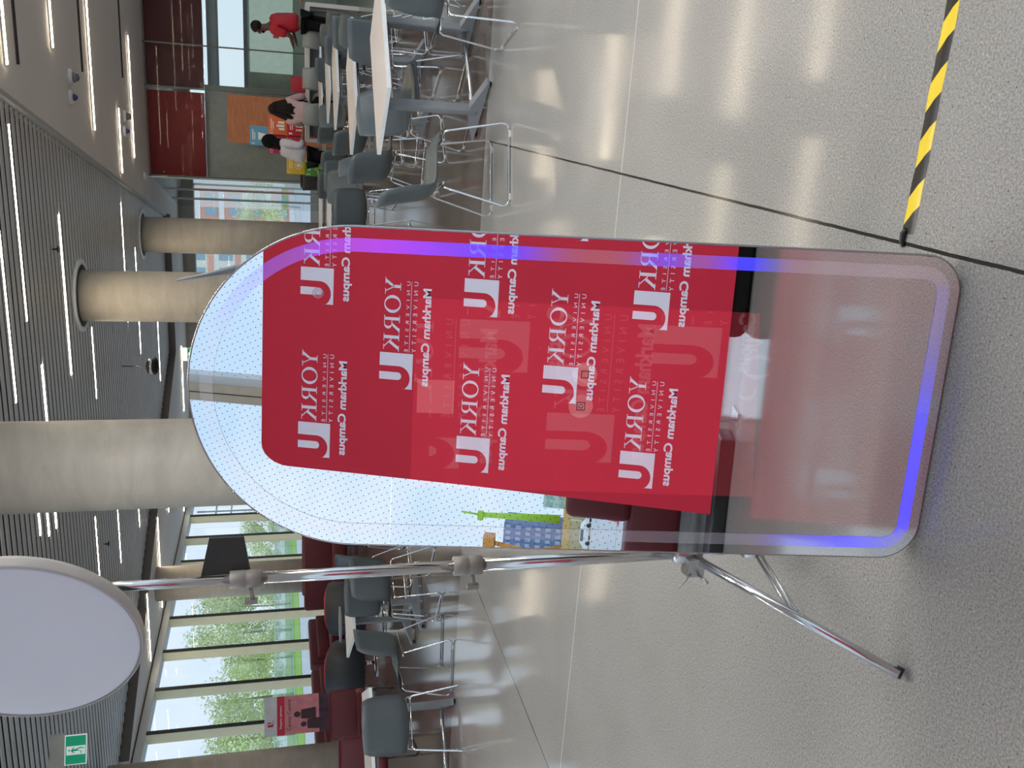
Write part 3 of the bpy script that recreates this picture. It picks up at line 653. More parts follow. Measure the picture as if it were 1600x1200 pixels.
def logo(mb, fn, markham=True):
    # fn(u, v): artwork coordinates to a 3D point; u right from the Y, v up from the top of the box
    for p in SER: mb.add([fn(u, -180+v) for u, v in p], [list(range(len(p)))])
    for p in UB: mb.add([fn(u, v) for u, v in p], [list(range(len(p)))])
    text_in(mb, 'UNIVERSIT\u00c9', 30, 695, -268, -228, fn, space=2.1)
    text_in(mb, 'UNIVERSITY', 30, 695, -343, -305, fn, space=2.1)
    mb.add([fn(30, -283), fn(695, -283), fn(695, -279), fn(30, -279)], [(0, 1, 2, 3)])
    text_in(mb, 'Markham Campus', 85, 1010, -497, -392, fn, bold=.032)

# display behind the glass: a soft live picture with the same artwork
def add_glow(name, col, s):
    m = bpy.data.materials.new(name); m.use_nodes = True; t = m.node_tree; t.nodes.clear()
    o = N(t, 'ShaderNodeOutputMaterial'); tr = N(t, 'ShaderNodeBsdfTransparent'); em = N(t, 'ShaderNodeEmission'); em.inputs[0].default_value = (*col, 1); em.inputs[1].default_value = s
    a = N(t, 'ShaderNodeAddShader'); t.links.new(tr.outputs[0], a.inputs[0]); t.links.new(em.outputs[0], a.inputs[1]); t.links.new(a.outputs[0], o.inputs[0]); return m
G_red = add_glow('display_red', (.85, .055, .085), .055); G_log = add_glow('display_logo', (.55, .75, .8), .028); G_ui = add_glow('display_button', (.75, .8, .75), .055); G_dk = mat('display_dark', (.2, .02, .03), .5)
MB().add([(-.212, -.0012, .405), (.212, -.0012, .44), (.212, -.0012, 1.185), (-.212, -.0012, 1.185)], [(0, 1, 2, 3)]).build('display', G_red, mir)
sc = .00047
for (ux, uz) in [(.115, 1.02), (-.085, .82), (.12, .60), (-.11, 1.16), (-.115, .41)]:
    mb = MB(); fnm = lambda u, v, ux=ux, uz=uz: (ux-(u-880)*sc*.7, -.0018, uz+.07+v*sc)
    tmp = MB(); logo(tmp, fnm)
    keep = [f for f in tmp.f if all(abs(tmp.v[i][0]) < .212 and .40 < tmp.v[i][2] < 1.185 for i in f)]
    mb.v = tmp.v; mb.f = keep; mb.sm = [False]*len(keep); mb.build('display_logo', G_log, mir)
def disc2(cx, cz, r, y, n=28): return [(cx+r*cos(2*pi*k/n), y, cz+r*sin(2*pi*k/n)) for k in range(n)]
for cz, cx in ((.813, .060), (.817, -.012)):
    MB().add(disc2(cx, cz, .027, -.0020), [list(range(28))]).build('round_button', G_ui, mir)
ic = MB()
def sq_ring(cx, cz, a, b, y=-.0022):
    for s in ((-a, a, b, a), (-a, a, -a, -b), (-a, -b, -b, b), (b, a, -b, b)): ic.add([(cx+s[0], y, cz+s[2]), (cx+s[1], y, cz+s[2]), (cx+s[1], y, cz+s[3]), (cx+s[0], y, cz+s[3])], [(0, 1, 2, 3)])
sq_ring(-.012, .817, .0095, .0078)
for k in range(16):
    a0, a1 = 2*pi*k/16, 2*pi*(k+1)/16; c = (-.012, .817); ic.add([(c[0]+r*cos(a), -.0022, c[1]+r*sin(a)) for r, a in ((.0050, a0), (.0050, a1), (.0034, a1), (.0034, a0))], [(0, 1, 2, 3)])
sq_ring(.060, .813, .0085, .0068)
ic.build('button_icon', G_dk, mir)
MB().add([(-.040, -.0019, 1.096), (.035, -.0019, 1.096), (.035, -.0019, 1.176), (-.040, -.0019, 1.176)], [(0, 1, 2, 3)]).build('display_tile', add_glow('display_tile', (.8, .5, .5), .06), mir)
# little round sensor lens near the arch
rl = MB()
for r in (.0115, .0085, .005):
    for k in range(20):
        a0, a1 = 2*pi*k/20, 2*pi*(k+1)/20; rl.add([(.213+q*cos(a), -.001, 1.389+q*sin(a)) for q, a in ((r, a0), (r, a1), (r-.0012, a1), (r-.0012, a0))], [(0, 1, 2, 3)])
rl.build('camera_ring', mat('lens_ring', (.75, .45, .55), .3), mir)

# ---------------------------------------------------------------- the red backdrop behind the camera
YB = -1.35
bd = thing('step_repeat_backdrop', 'tall red fabric backdrop with white university logos, seen reflected in the mirror', 'backdrop', (-.6, YB, 0))
ox = -.6
L0, L1, R1, ZB, ZT = -1.875, -1.83, .62, .112, 2.81
cr_ = .13; pts = []
xl = lambda z: L0+(L1-L0)*min(1, (z-ZB)/1.9)+.02
pts.append((xl(ZB)-ox, ZB))
pts.append((R1-ox, ZB+.0)); 
for k in range(9): a = pi/2*k/8; pts.append((R1-cr_+cr_*cos(a)-ox, ZT-cr_+cr_*sin(a)))
for k in range(9): a = pi/2+pi/2*k/8; pts.append((xl(2.6)+cr_+cr_*cos(a)-ox, ZT-cr_*1.35+cr_*1.35*sin(a)))
pts.append((xl(1.5)-ox, 1.5))
MB().prism(pts, -.035, 0, fm).build('fabric', mat('backdrop_red', (.56, .012, .045), .75, vary=.05, scale=1.2), bd)
M_print = mat('logo_print', (.74, .74, .92), .7, vary=.0)
sc = .000618
gridx = [-1.629, -.7045, .220]; mids = [-1.167, -.2425]
rows = [(2.482, gridx), (1.995, mids), (1.515, gridx), (1.032, mids), (.555, gridx)]
for z, xs in rows:
    for x in xs:
        mb = MB(); logo(mb, lambda u, v, x=x, z=z: (x-(u-880)*sc-ox, .0012, z+.099+v*sc)); mb.build('printed_logo', M_print, bd)
for sx in (-1.3, .35):
    B(sx-.04-ox, sx+.04-ox, -.3, -.04, 0, .012).build('foot', M_steel, bd); MB().tube([(sx-ox, -.06, .01), (sx-ox, -.06, .4)], .016, 10).build('upright', M_alu, bd)
# black bag and flat case behind it
o = B(-.46, .75, -.2, .2, 0, .17, bev=.06).build('fabric_bag', mat('bag_black', (.008, .008, .009), .8)); o.location = (-.38, -1.66, 0); tag(o, 'black cloth bag on the floor behind the backdrop, reflected in the mirror', 'bag')
o = B(-.85, .42, -.15, .15, 0, .085, bev=.012).build('equipment_case', mat('case_black', (.010, .011, .013), .35)); o.location = (-1.85, -1.6, 0); tag(o, 'long flat black case on the floor, reflected low in the mirror', 'case')
# red lounge seat behind the backdrop
t = thing('red_lounge_chair', 'dark red lounge chair by the rear window, reflected in the mirror', 'chair', (-1.95, -2.55, 0))
B(-.38, .12, .02, .15, .52, .99, bev=.06).build('backrest', M_redfab, t); B(-1.0, .12, -.6, .12, .17, .55, bev=.05).build('seat', M_redfab, t)
for sx in (-.8, .0):
    for sy in (-.5, .0): MB().tube([(sx, sy, 0), (sx, sy, .18)], .015, 8).build('leg', M_black, t)

# ---------------------------------------------------------------- light stand with round diffuser
st = thing('light_stand', 'steel tripod light stand behind the mirror edge, one leg splayed forward', 'light stand', (-1.14, 2.02, 0))
MB().tube([(0, 0, .34), (0, 0, 1.02)], .0175, 14).build('lower_tube', M_steel, st)
MB().tube([(0, 0, .98), (0, 0, 1.56)], .0150, 14).build('middle_tube', M_steel, st)
MB().tube([(0, 0, 1.52), (0, 0, 2.02)], .0120, 14).build('upper_tube', M_steel, st)
for z, r in ((.98, .025), (1.53, .022)):
    c = MB().lathe([(r, -.035), (r, -.002), (r-.002, 0), (r, .002), (r, .038)], 18, (0, 0, z)).build('clamp_collar', M_clamp, st)
    MB().tube([(-.02, -.012, z-.01), (-.045, -.02, z-.015)], .005, 8).box(-.056, -.044, -.026, -.014, z-.026, z+.004).build('clamp_knob', M_clamp, c)
hub = MB().lathe([(.030, .33), (.030, .40), (.02, .41)], 18).box(-.05, -.0, -.05, -.01, .33, .38).build('leg_hub', M_alu, st)
MB().lathe([(.026, .13), (.026, .19)], 18).build('lower_hub', M_alu, st)
MB().tube([(0, 0, .13), (0, 0, .36)], .013, 10).build('centre_tube', M_alu, st)
foot = Vector((-1.23+1.14, 1.535-2.02, .014)); 
import mathutils
for k in range(3):
    Rm = Matrix.Rotation((0, R(150), R(210))[k], 3, 'Z'); f = Rm @ foot; a = Rm @ Vector((foot.x*.06, foot.y*.06, 0)); a.z = .352
    g = MB().tube([a, f+Vector((0, 0, .008))], .0125, 12).build('leg', M_steel, st)
    MB().tube([f+(a-f)*.03, f], .0145, 12).build('foot_cap', M_black, g)
    mdl = a.lerp(f, .52); b0 = Rm @ Vector((foot.x*.05, foot.y*.05, 0)); b0.z = .16
    dd = (mdl-b0); sd = dd.cross(Vector((0, 0, 1))).normalized()*.010
    MB().tube([b0+sd, mdl+sd], .0045, 6).tube([b0-sd, mdl-sd], .0045, 6).build('brace', M_alu, st)
MB().tube([(-.04, -.05, .37), (-.075, -.06, .405)], .003, 6).tube([(-.045, -.055, .345), (-.05, -.085, .335)], .0045, 6).build('wing_nut', M_alu, st)
pl = MB(); pl.add([(.008, .01, 1.635), (.098, .03, 1.615), (.095, .035, 1.535), (.010, .012, 1.520), (.008, .018, 1.635), (.098, .038, 1.615), (.095, .043, 1.535), (.010, .020, 1.520)], [(0, 1, 2, 3), (7, 6, 5, 4), (0, 4, 5, 1), (1, 5, 6, 2), (2, 6, 7, 3), (3, 7, 4, 0)])
pl.build('black_plate', mat('plate_black', (.035, .042, .038), .5, vary=.03), st)
# round diffuser
az, el = -.30, .02
nn = Vector((cos(el)*sin(az), -cos(el)*cos(az), sin(el))); aa = Vector((0, 0, 1)).cross(nn).normalized(); bb = nn.cross(aa)
ds = thing('round_softbox', 'big round pale white diffuser disc on the light stand, at the picture corner', 'light diffuser', (-1.257, 2.0, 2.025))
ds.matrix_world = Matrix(((aa.x, bb.x, nn.x, -1.258), (aa.y, bb.y, nn.y, 1.985), (aa.z, bb.z, nn.z, 2.024), (0, 0, 0, 1)))
MB().lathe([(.2585, -.03), (.2605, -.02), (.2605, .0), (.2585, .004), (.256, .004), (.256, -.002)], 72).build('rim', mat('softbox_rim', (.50, .48, .45), .5), ds)
prof = [(.2565, .0)]+[(.2565*cos(a), .0+.012*sin(a)) for a in [pi/2*k/6 for k in range(1, 6)]]+[(.002, .012)]
MB().lathe(prof, 72).build('diffuser_face', M_disc, ds)
MB().lathe([(.03, -.05), (.2, -.045), (.25, -.03)], 36).build('rear_shell', mat('softbox_back', (.1, .1, .1), .6), ds)
# dark tapered post behind the mirror
t = thing('tapered_post', 'dark grey slender tapered post poking out behind the mirror arch', 'post', (-.47, 2.40, 0))
MB().tube([(-.14, 0, .0), (.012, 0, 1.50), (.019, 0, 1.555), (.004, 0, 1.616), (-.014, 0, 1.70)], [.012, .011, .0105, .006, .003], 10).build('shaft', M_grey, t)
MB().lathe([(.08, 0), (.08, .012), (.03, .02)], 20, (-.14, 0, 0)).build('base', M_grey, t)

# ---------------------------------------------------------------- hazard tape on the floor
def tape_mat():
    m = bpy.data.materials.new('hazard_tape'); m.use_nodes = True; t = m.node_tree; b = t.nodes['Principled BSDF']; L = t.links.new
    g = N(t, 'ShaderNodeTexCoord'); s = N(t, 'ShaderNodeSeparateXYZ'); L(g.outputs['Object'], s.inputs[0])
    a = N(t, 'ShaderNodeMath', operation='MULTIPLY_ADD'); L(s.outputs['Y'], a.inputs[0]); a.inputs[1].default_value = 1.15; L(s.outputs['X'], a.inputs[2])
    d = N(t, 'ShaderNodeMath', operation='DIVIDE'); L(a.outputs[0], d.inputs[0]); d.inputs[1].default_value = .128
    f = N(t, 'ShaderNodeMath', operation='FRACT'); L(d.outputs[0], f.inputs[0]); c = N(t, 'ShaderNodeMath', operation='GREATER_THAN'); c.inputs[1].default_value = .5; L(f.outputs[0], c.inputs[0])
    x = N(t, 'ShaderNodeMix', data_type='RGBA'); L(c.outputs[0], x.inputs[0]); x.inputs[6].default_value = (.012, .012, .012, 1); x.inputs[7].default_value = (.80, .60, .03, 1)
    L(x.outputs[2], b.inputs['Base Color']); b.inputs['Roughness'].default_value = .32; return m
tp = thing('hazard_tape', 'yellow and black striped tape stuck along the floor', 'tape')
a = Vector((-.245, 1.84, 0)); b = Vector((1.6, 1.855, 0)); d = (b-a); L_ = d.length; tp.location = a; tp.rotation_euler = (0, 0, math.atan2(d.y, d.x))
mb = MB(); n = 90; vs = []; w = .021
for i in range(n+1):
    x = .02+L_*i/n; j = .0012*sin(x*23)+.0008*sin(x*61); h = .0025+.0015*abs(sin(x*17)); vs += [(x, -w+j, .0006), (x, -w*.3+j, h), (x, w*.35+j, .0018), (x, w+j, .0006)]
fs = [];
for i in range(n):
    for k in range(3): p = i*4+k; fs.append((p, p+1, p+5, p+4))
mb.add(vs, fs, True); mb.build('tape_strip', tape_mat(), tp)
MB().tube([(-.012, .004, .004), (.0, .010, .006), (.018, .012, .005), (.03, .006, .003)], [.004, .006, .008, .007], 8).build('twisted_end', M_black, tp)

# ---------------------------------------------------------------- chairs
def shell(prof, widths, curv, cupz=.0, nu=10):
    vs = []; fs = []
    for (y, z), w, c in zip(prof, widths, curv):
        for k in range(nu+1):
            t = -1+2*k/nu; vs.append((w*t, y+c[0]*t*t, z+c[1]*t*t))
    for i in range(len(prof)-1):
        for k in range(nu): a = i*(nu+1)+k; fs.append((a, a+1, a+nu+2, a+nu+1))
    return vs, fs
def make_chair():
    t = thing('sled_chair', 'chair', 'chair')
    prof = [(-.265, .835), (-.250, .78), (-.232, .70), (-.218, .62), (-.205, .55), (-.190, .495), (-.150, .455), (-.09, .440), (0, .440), (.10, .447), (.17, .448), (.215, .435), (.235, .41)]
    wd = [.195, .215, .228, .232, .230, .225, .222, .222, .222, .220, .216, .208, .195]
    cv = [(.055, -.012), (.06, 0), (.065, 0), (.065, 0), (.06, .0), (.05, .02), (.025, .032), (.0, .035), (0, .032), (0, .022), (0, .010), (-.008, 0), (-.012, 0)]
    vs, fs = shell(prof, wd, cv); o = MB().add(vs, fs, True).build('shell', M_chair, t)
    s = o.modifiers.new('th', 'SOLIDIFY'); s.thickness = .008; s.offset = 0
    for sx in (-1, 1):
        p = fillet([(sx*.13, .15, .425), (sx*.205, .20, .43), (sx*.255, .27, .010), (sx*.255, -.27, .010), (sx*.205, -.15, .43), (sx*.13, -.12, .425)], .05, 5)
        MB().tube(p, .0068, 8).build('side_frame', M_chrome, t)
    MB().tube([(-.2, .15, .425), (.2, .15, .425)], .007, 8).tube([(-.2, -.12, .425), (.2, -.12, .425)], .007, 8).build('crossbar', M_chrome, t)
    for sx in (-1, 1):
        for y in (-.2, .2): B(sx*.255-.010, sx*.255+.010, y-.02, y+.02, .0, .012).build('glide', M_case, t)
    return t
ch0 = make_chair(); used = [False]
def chair(x, y, dx, dy, lab, grp):
    c = ch0 if not used[0] else copy_tree(ch0); used[0] = True
    c.location = (x, y, 0); c.rotation_euler = (0, 0, math.atan2(-dx, dy)); c['label'] = lab; c['group'] = grp; return c
def bchair(bx, by, dx, dy, lab, grp):
    n = math.hypot(dx, dy); dx /= n; dy /= n; return chair(bx+dx*.22, by+dy*.22, dx, dy, lab, grp)
G1 = 'grey shell chairs at the white tables by the glass wall'; G2 = 'grey shell chairs at the tables by the windows'
chair(-.43, 5.97, .97, .26, 'grey shell chair side-on at the nearest white table tip, beside the mirror', G1)
chair(.66, 6.0, -.26, .97, 'grey shell chair with its back to us in front of the nearest white table', G1)
bchair(-.16, 7.45, .66, -.75, 'dark grey shell chair tucked behind the nearest white table tip', G1)
bchair(1.05, 7.9, -.2, -1, 'grey shell chair beyond the nearest white table, mostly hidden', G1)
bchair(.48, 8.62, -.5, .85, 'grey chair back standing in front of the second white table', G1)
bchair(.62, 9.85, -.75, -.66, 'grey chair facing us at the end of the second white table', G1)
bchair(-.66, 8.27, .75, .66, 'grey chair back between the tips of the first and second tables', G1)
bchair(-.75, 9.6, .9, -.3, 'grey chair just past the big chair back at the second table tip', G1)
bchair(.67, 11.04, -.5, .85, 'dark grey chair back in front of the third white table', G1)
bchair(.84, 12.35, -.75, -.66, 'lighter grey chair facing us at the end of the third table', G1)
bchair(-.57, 10.72, .75, .66, 'grey chair back beside the tip of the second table, third row', G1)
bchair(.54, 12.77, -.5, .85, 'dark grey chair back in front of the fourth white table', G1)
bchair(.80, 14.1, -.75, -.66, 'light grey chair facing us at the end of the fourth table', G1)
bchair(-.97, 13.69, .75, .66, 'grey chair behind the person in white, fourth row', G1)
bchair(-.67, 14.8, .75, .66, 'grey chair back right below the person in the dark hood', G1)
bchair(-.36, 14.18, .66, -.75, 'dark grey chair below the long-haired person', G1)
bchair(.36, 15.75, -.5, .85, 'small dark chair back at the farthest white table', G1)
bchair(-1.24, 10.48, -.2, .97, 'near-black looking chair back close to the mirror rim', G1)
bchair(-1.16, 11.9, .3, -.9, 'grey chair facing us beyond the near-black one by the mirror rim', G1)
bchair(-1.09, 12.72, -.2, .97, 'small dark chair back below the green cube', G1)
bchair(-1.41, 14.7, .2, .97, 'farthest dark chair back, left of the green cube', G1)
bchair(-1.75, 9.9, .4, .9, 'grey chair mostly hidden by the mirror rim', G1)
# left group
bchair(-4.80, 8.05, -.42, .9, 'dark grey shell chair back beside the light stand pole', G2)
bchair(-4.80, 6.03, -.62, .78, 'large grey shell chair back nearest the left picture edge', G2)
bchair(-4.25, 7.45, -.9, .5, 'grey shell chair side-on at the far white table', G2)
chair(-4.75, 6.85, -1.0, -.12, 'pale grey shell chair seen side-on between the two left tables', G2)
bchair(-5.20, 9.5, -.6, -.8, 'grey chair facing us beyond the far left table', G2)
bchair(-4.80, 9.6, -.55, .8, 'grey shell chair between the mirror rim and the stand pole', G2)
bchair(-5.6, 5.55, .1, 1, 'grey chair partly cut by the left picture edge', G2)

# ---------------------------------------------------------------- tables
def make_table(l=1.10, w=.70):
    t = thing('flip_top_table', 'table', 'table')
    B(-l/2, l/2, -w/2, w/2, .728, .740).build('table_top', M_top, t)
    mb = B(-l/2-.002, l/2+.002, -w/2-.002, -w/2+.001, .712, .7405); mb.box(-l/2-.002, l/2+.002, w/2-.001, w/2+.002, .712, .7405); mb.box(-l/2-.002, -l/2+.001, -w/2, w/2, .712, .7405); mb.box(l/2-.001, l/2+.002, -w/2, w/2, .712, .7405)
    mb.box(-l/2, l/2, -w/2, w/2, .712, .7275); mb.build('edge_band', mat('edge_white', (.82, .86, .88), .35, vary=.02), t)
    for sx in (-1, 1):
        x = sx*(l/2-.17)
        g = B(x-.035, x+.035, -.03, .03, .05, .71, bev=.012).build('leg', M_grey, t)
        mb = MB(); mb.prism([(-.30, .035), (-.30, .02), (.30, .02), (.30, .035), (.05, .11), (-.05, .11)], x-.03, x+.03, lambda a, b, c: (c, a, b)); mb.build('foot', M_grey, g)
        for sy in (-.27, .27): MB().lathe([(.018, 0), (.018, .02)], 10, (x, sy, 0)).build('caster', M_black, g)
    MB().tube([(-l/2+.17, 0, .08), (l/2-.17, 0, .08)], .016, 8).build('base_bar', M_chrome, t)
    MB().tube([(-l/2+.17, 0, .66), (l/2-.17, 0, .66)], .014, 8).build('top_bar', M_alu, t)
    return t
tb0 = make_table(); a = math.atan2(.66, .75); usedt = [False]
def table(x, y, rz, lab, grp, z=0):
    c = tb0 if not usedt[0] else copy_tree(tb0); usedt[0] = True; c.location = (x, y, z); c.rotation_euler = (0, 0, rz); c['label'] = lab; c['group'] = grp
GT = 'white tables in a row by the glass wall'
table(.24, 6.87, a, 'white table nearest the camera in the row by the glass wall', GT)
table(.07, 9.42, a, 'second white table in the row by the glass wall', GT)
table(.20, 12.1, a, 'third white table in the row by the glass wall', GT)
table(.22, 13.85, a, 'fourth white table in the row by the glass wall', GT)
table(.08, 16.2, a, 'farthest white table in the row, in front of the people', GT)
table(-1.75, 13.3, 0, 'white table partly hidden behind the mirror rim', GT)
table(-2.0, 15.9, 0, 'white table far behind, against the mirror rim', GT)
GL = 'white tables by the windows'
table(-5.39, 6.37, math.atan2(-.64, -.77), 'white table nearest the left picture edge', GL)
table(-5.36, 8.60, R(135), 'white table beside the light stand pole', GL)

# white framed counter with bar stools
ct = thing('white_frame_counter', 'long white framed high counter where people stand', 'counter', (.3, 17.8, 0)); mb = MB()
mb.box(-1.2, 1.2, -.3, .3, .86, .93); mb.build('counter_top', M_white, ct)
for x in (-1.2, 1.13): B(x, x+.07, -.3, .3, 0, .86).build('end_leg', M_white, ct)
B(-1.1, 1.1, .1, .14, .2, .86).build('modesty_panel', M_grey, ct)
o = MB().add([(cos(2*pi*k/20)*.11, 0, sin(2*pi*k/20)*.13) for k in range(20)], [list(range(20))]).build('round_emblem', M_white, ct); o.location = (-.42, -.305+.40, .66)
def stool(x, y, rz, lab):
    t = thing('bar_stool', lab, 'stool', (x, y, 0), rz, 'light grey bar stools at the counter'); ml = mat('stool_grey', (.26, .28, .28), .4)
    vs, fs = shell([(-.2, 1.0), (-.19, .85), (-.17, .72), (-.1, .66), (.05, .66), (.18, .65)], [.17, .19, .2, .2, .2, .18], [(.03, 0), (.04, 0), (.03, .02), (0, .03), (0, .02), (0, 0)])
    o = MB().add(vs, fs, True).build('shell', ml, t); s = o.modifiers.new('th', 'SOLIDIFY'); s.thickness = .008
    for sx in (-1, 1):
        MB().tube(fillet([(sx*.12, .12, .65), (sx*.2, .2, .01), (sx*.2, -.2, .01), (sx*.12, -.12, .65)], .04), .008, 8).build('side_frame', M_chrome, t)
    MB().tube([(-.17, .16, .28), (.17, .16, .28)], .008, 8).build('footrest', M_chrome, t)
stool(.21, 17.2, 0, 'light grey bar stool back in the middle of the counter')
stool(.90, 17.25, 0, 'light grey bar stool beside the man in red'); stool(-.36, 17.0, R(-12), 'light grey bar stool beside the long-haired person')

# ---------------------------------------------------------------- coloured goal cubes
def cube(x, y, z, s, colr, num, icon, lab, rz=0):
    t = thing('display_cube', lab, 'cube', (x, y, z), rz, 'coloured goal cubes'); m = mat('cube_%s' % num, colr, .6, vary=.02)
    B(-s/2, s/2, -s/2, s/2, 0, s, bev=.006).build('box', m, t)
    mb = MB(); F = lambda u, v: (-s/2+u*s, -s/2-.002, v*s)
    text_in(mb, num, .06, .06+.09*len(num), .74, .93, F, bold=.01)
    for k, w_ in ((0, .62), (1, .45)): mb.add([F(.3, .86-.1*k), F(.3+w_*.9, .86-.1*k), F(.3+w_*.9, .81-.1*k), F(.3, .81-.1*k)], [(0, 1, 2, 3)])
    if icon == 'sun':
        mb.add([F(.5+.11*cos(a), .36+.11*sin(a)) for a in [2*pi*k/16 for k in range(16)]], [list(range(16))])
        for k in range(12):
            a0 = 2*pi*k/12; c, s_ = cos(a0), sin(a0); mb.add([F(.5+r*c-q*s_, .36+r*s_+q*c) for r, q in ((.16, .02), (.24, .02), (.24, -.02), (.16, -.02))], [(0, 1, 2, 3)])
    elif icon == 'cup':
        mb.add([F(.3, .55), F(.7, .55), F(.64, .14), (F(.36, .14))], [(0, 1, 2, 3)])
    elif icon == 'pulse':
        pts = [(.12, .3), (.32, .3), (.40, .5), (.50, .12), (.58, .38), (.64, .3), (.86, .3)]
        for (a_, b_), (c_, d_) in zip(pts, pts[1:]): mb.add([F(a_, b_-.025), F(c_, d_-.025), F(c_, d_+.025), F(a_, b_+.025)], [(0, 1, 2, 3)])
    elif icon == 'people':
        for px in (.3, .5, .7):
            mb.add([F(px+.055*cos(a), .5+.055*sin(a)) for a in [2*pi*k/10 for k in range(10)]], [list(range(10))]); mb.add([F(px-.06, .42), F(px+.06, .42), F(px+.045, .15), F(px-.045, .15)], [(0, 1, 2, 3)])
    elif icon == 'city':
        for px, h in ((.25, .3), (.42, .42), (.6, .35)): mb.add([F(px, .12), F(px+.12, .12), F(px+.12, .12+h), F(px, .12+h)], [(0, 1, 2, 3)])
    mb.build('printed_icon', mat('icon_white', (.85, .87, .88), .6, vary=0), t)
pt = thing('cube_plinth', 'white low display table under the coloured cubes', 'table', (-1.0, 18.55, 0)); B(-.75, .55, -.3, .3, .52, .56).build('table_top', M_white, pt)
for x in (-.7, .47): B(x, x+.04, -.28, .28, 0, .52).build('leg', M_white, pt)
Z0 = .56
cube(-.88, 18.5, 1.60, .34, (.13, .40, .62), '6', 'cup', 'light blue cube with a white cup icon on top of the stack')
cube(-.66, 18.45, 1.26, .34, (.80, .16, .04), '11', 'city', 'orange cube with a white city icon, behind the hooded person')
cube(-1.02, 18.5, 1.26, .34, (.42, .02, .10), '17', 'people', 'wine red cube behind the hooded head')
cube(-.66, 18.45, .905, .34, (.60, .015, .03), '1', 'people', 'red cube beneath the orange one')
cube(-1.02, 18.5, .905, .34, (.55, .03, .06), '4', 'city', 'red cube hidden behind the person in white')
cube(-1.38, 18.4, .92, .34, (.78, .50, .02), '7', 'sun', 'yellow cube with a white sun icon')
cube(-1.40, 18.35, .575, .34, (.08, .30, .03), '3', 'pulse', 'green cube with a white heartbeat line')
cube(-.72, 18.45, .56, .34, (.5, .02, .03), '5', 'people', 'red cube at the bottom of the stack')
cube(-.32, 17.95, .93, .28, (.75, .50, .04), '2', 'cup', 'small yellow cube on the counter')
o = B(-.14, .14, -.1, .1, 0, .26, bev=.02).build('wine_jacket', M_redlt); o.location = (.10, 17.75, .93); tag(o, 'dark red folded jacket on the counter', 'jacket')
t = thing('black_bin', 'grey-black waste bin below the glass wall end', 'bin', (-1.85, 20.2, 0)); MB().lathe([(.17, 0), (.2, .85), (.21, .9), (.19, .92)], 24).build('bin_body', mat('bin', (.05, .05, .05), .5), t); MB().lathe([(.05, .92), (.16, .93), (.14, .96)], 20).build('bin_lid', M_black, t)

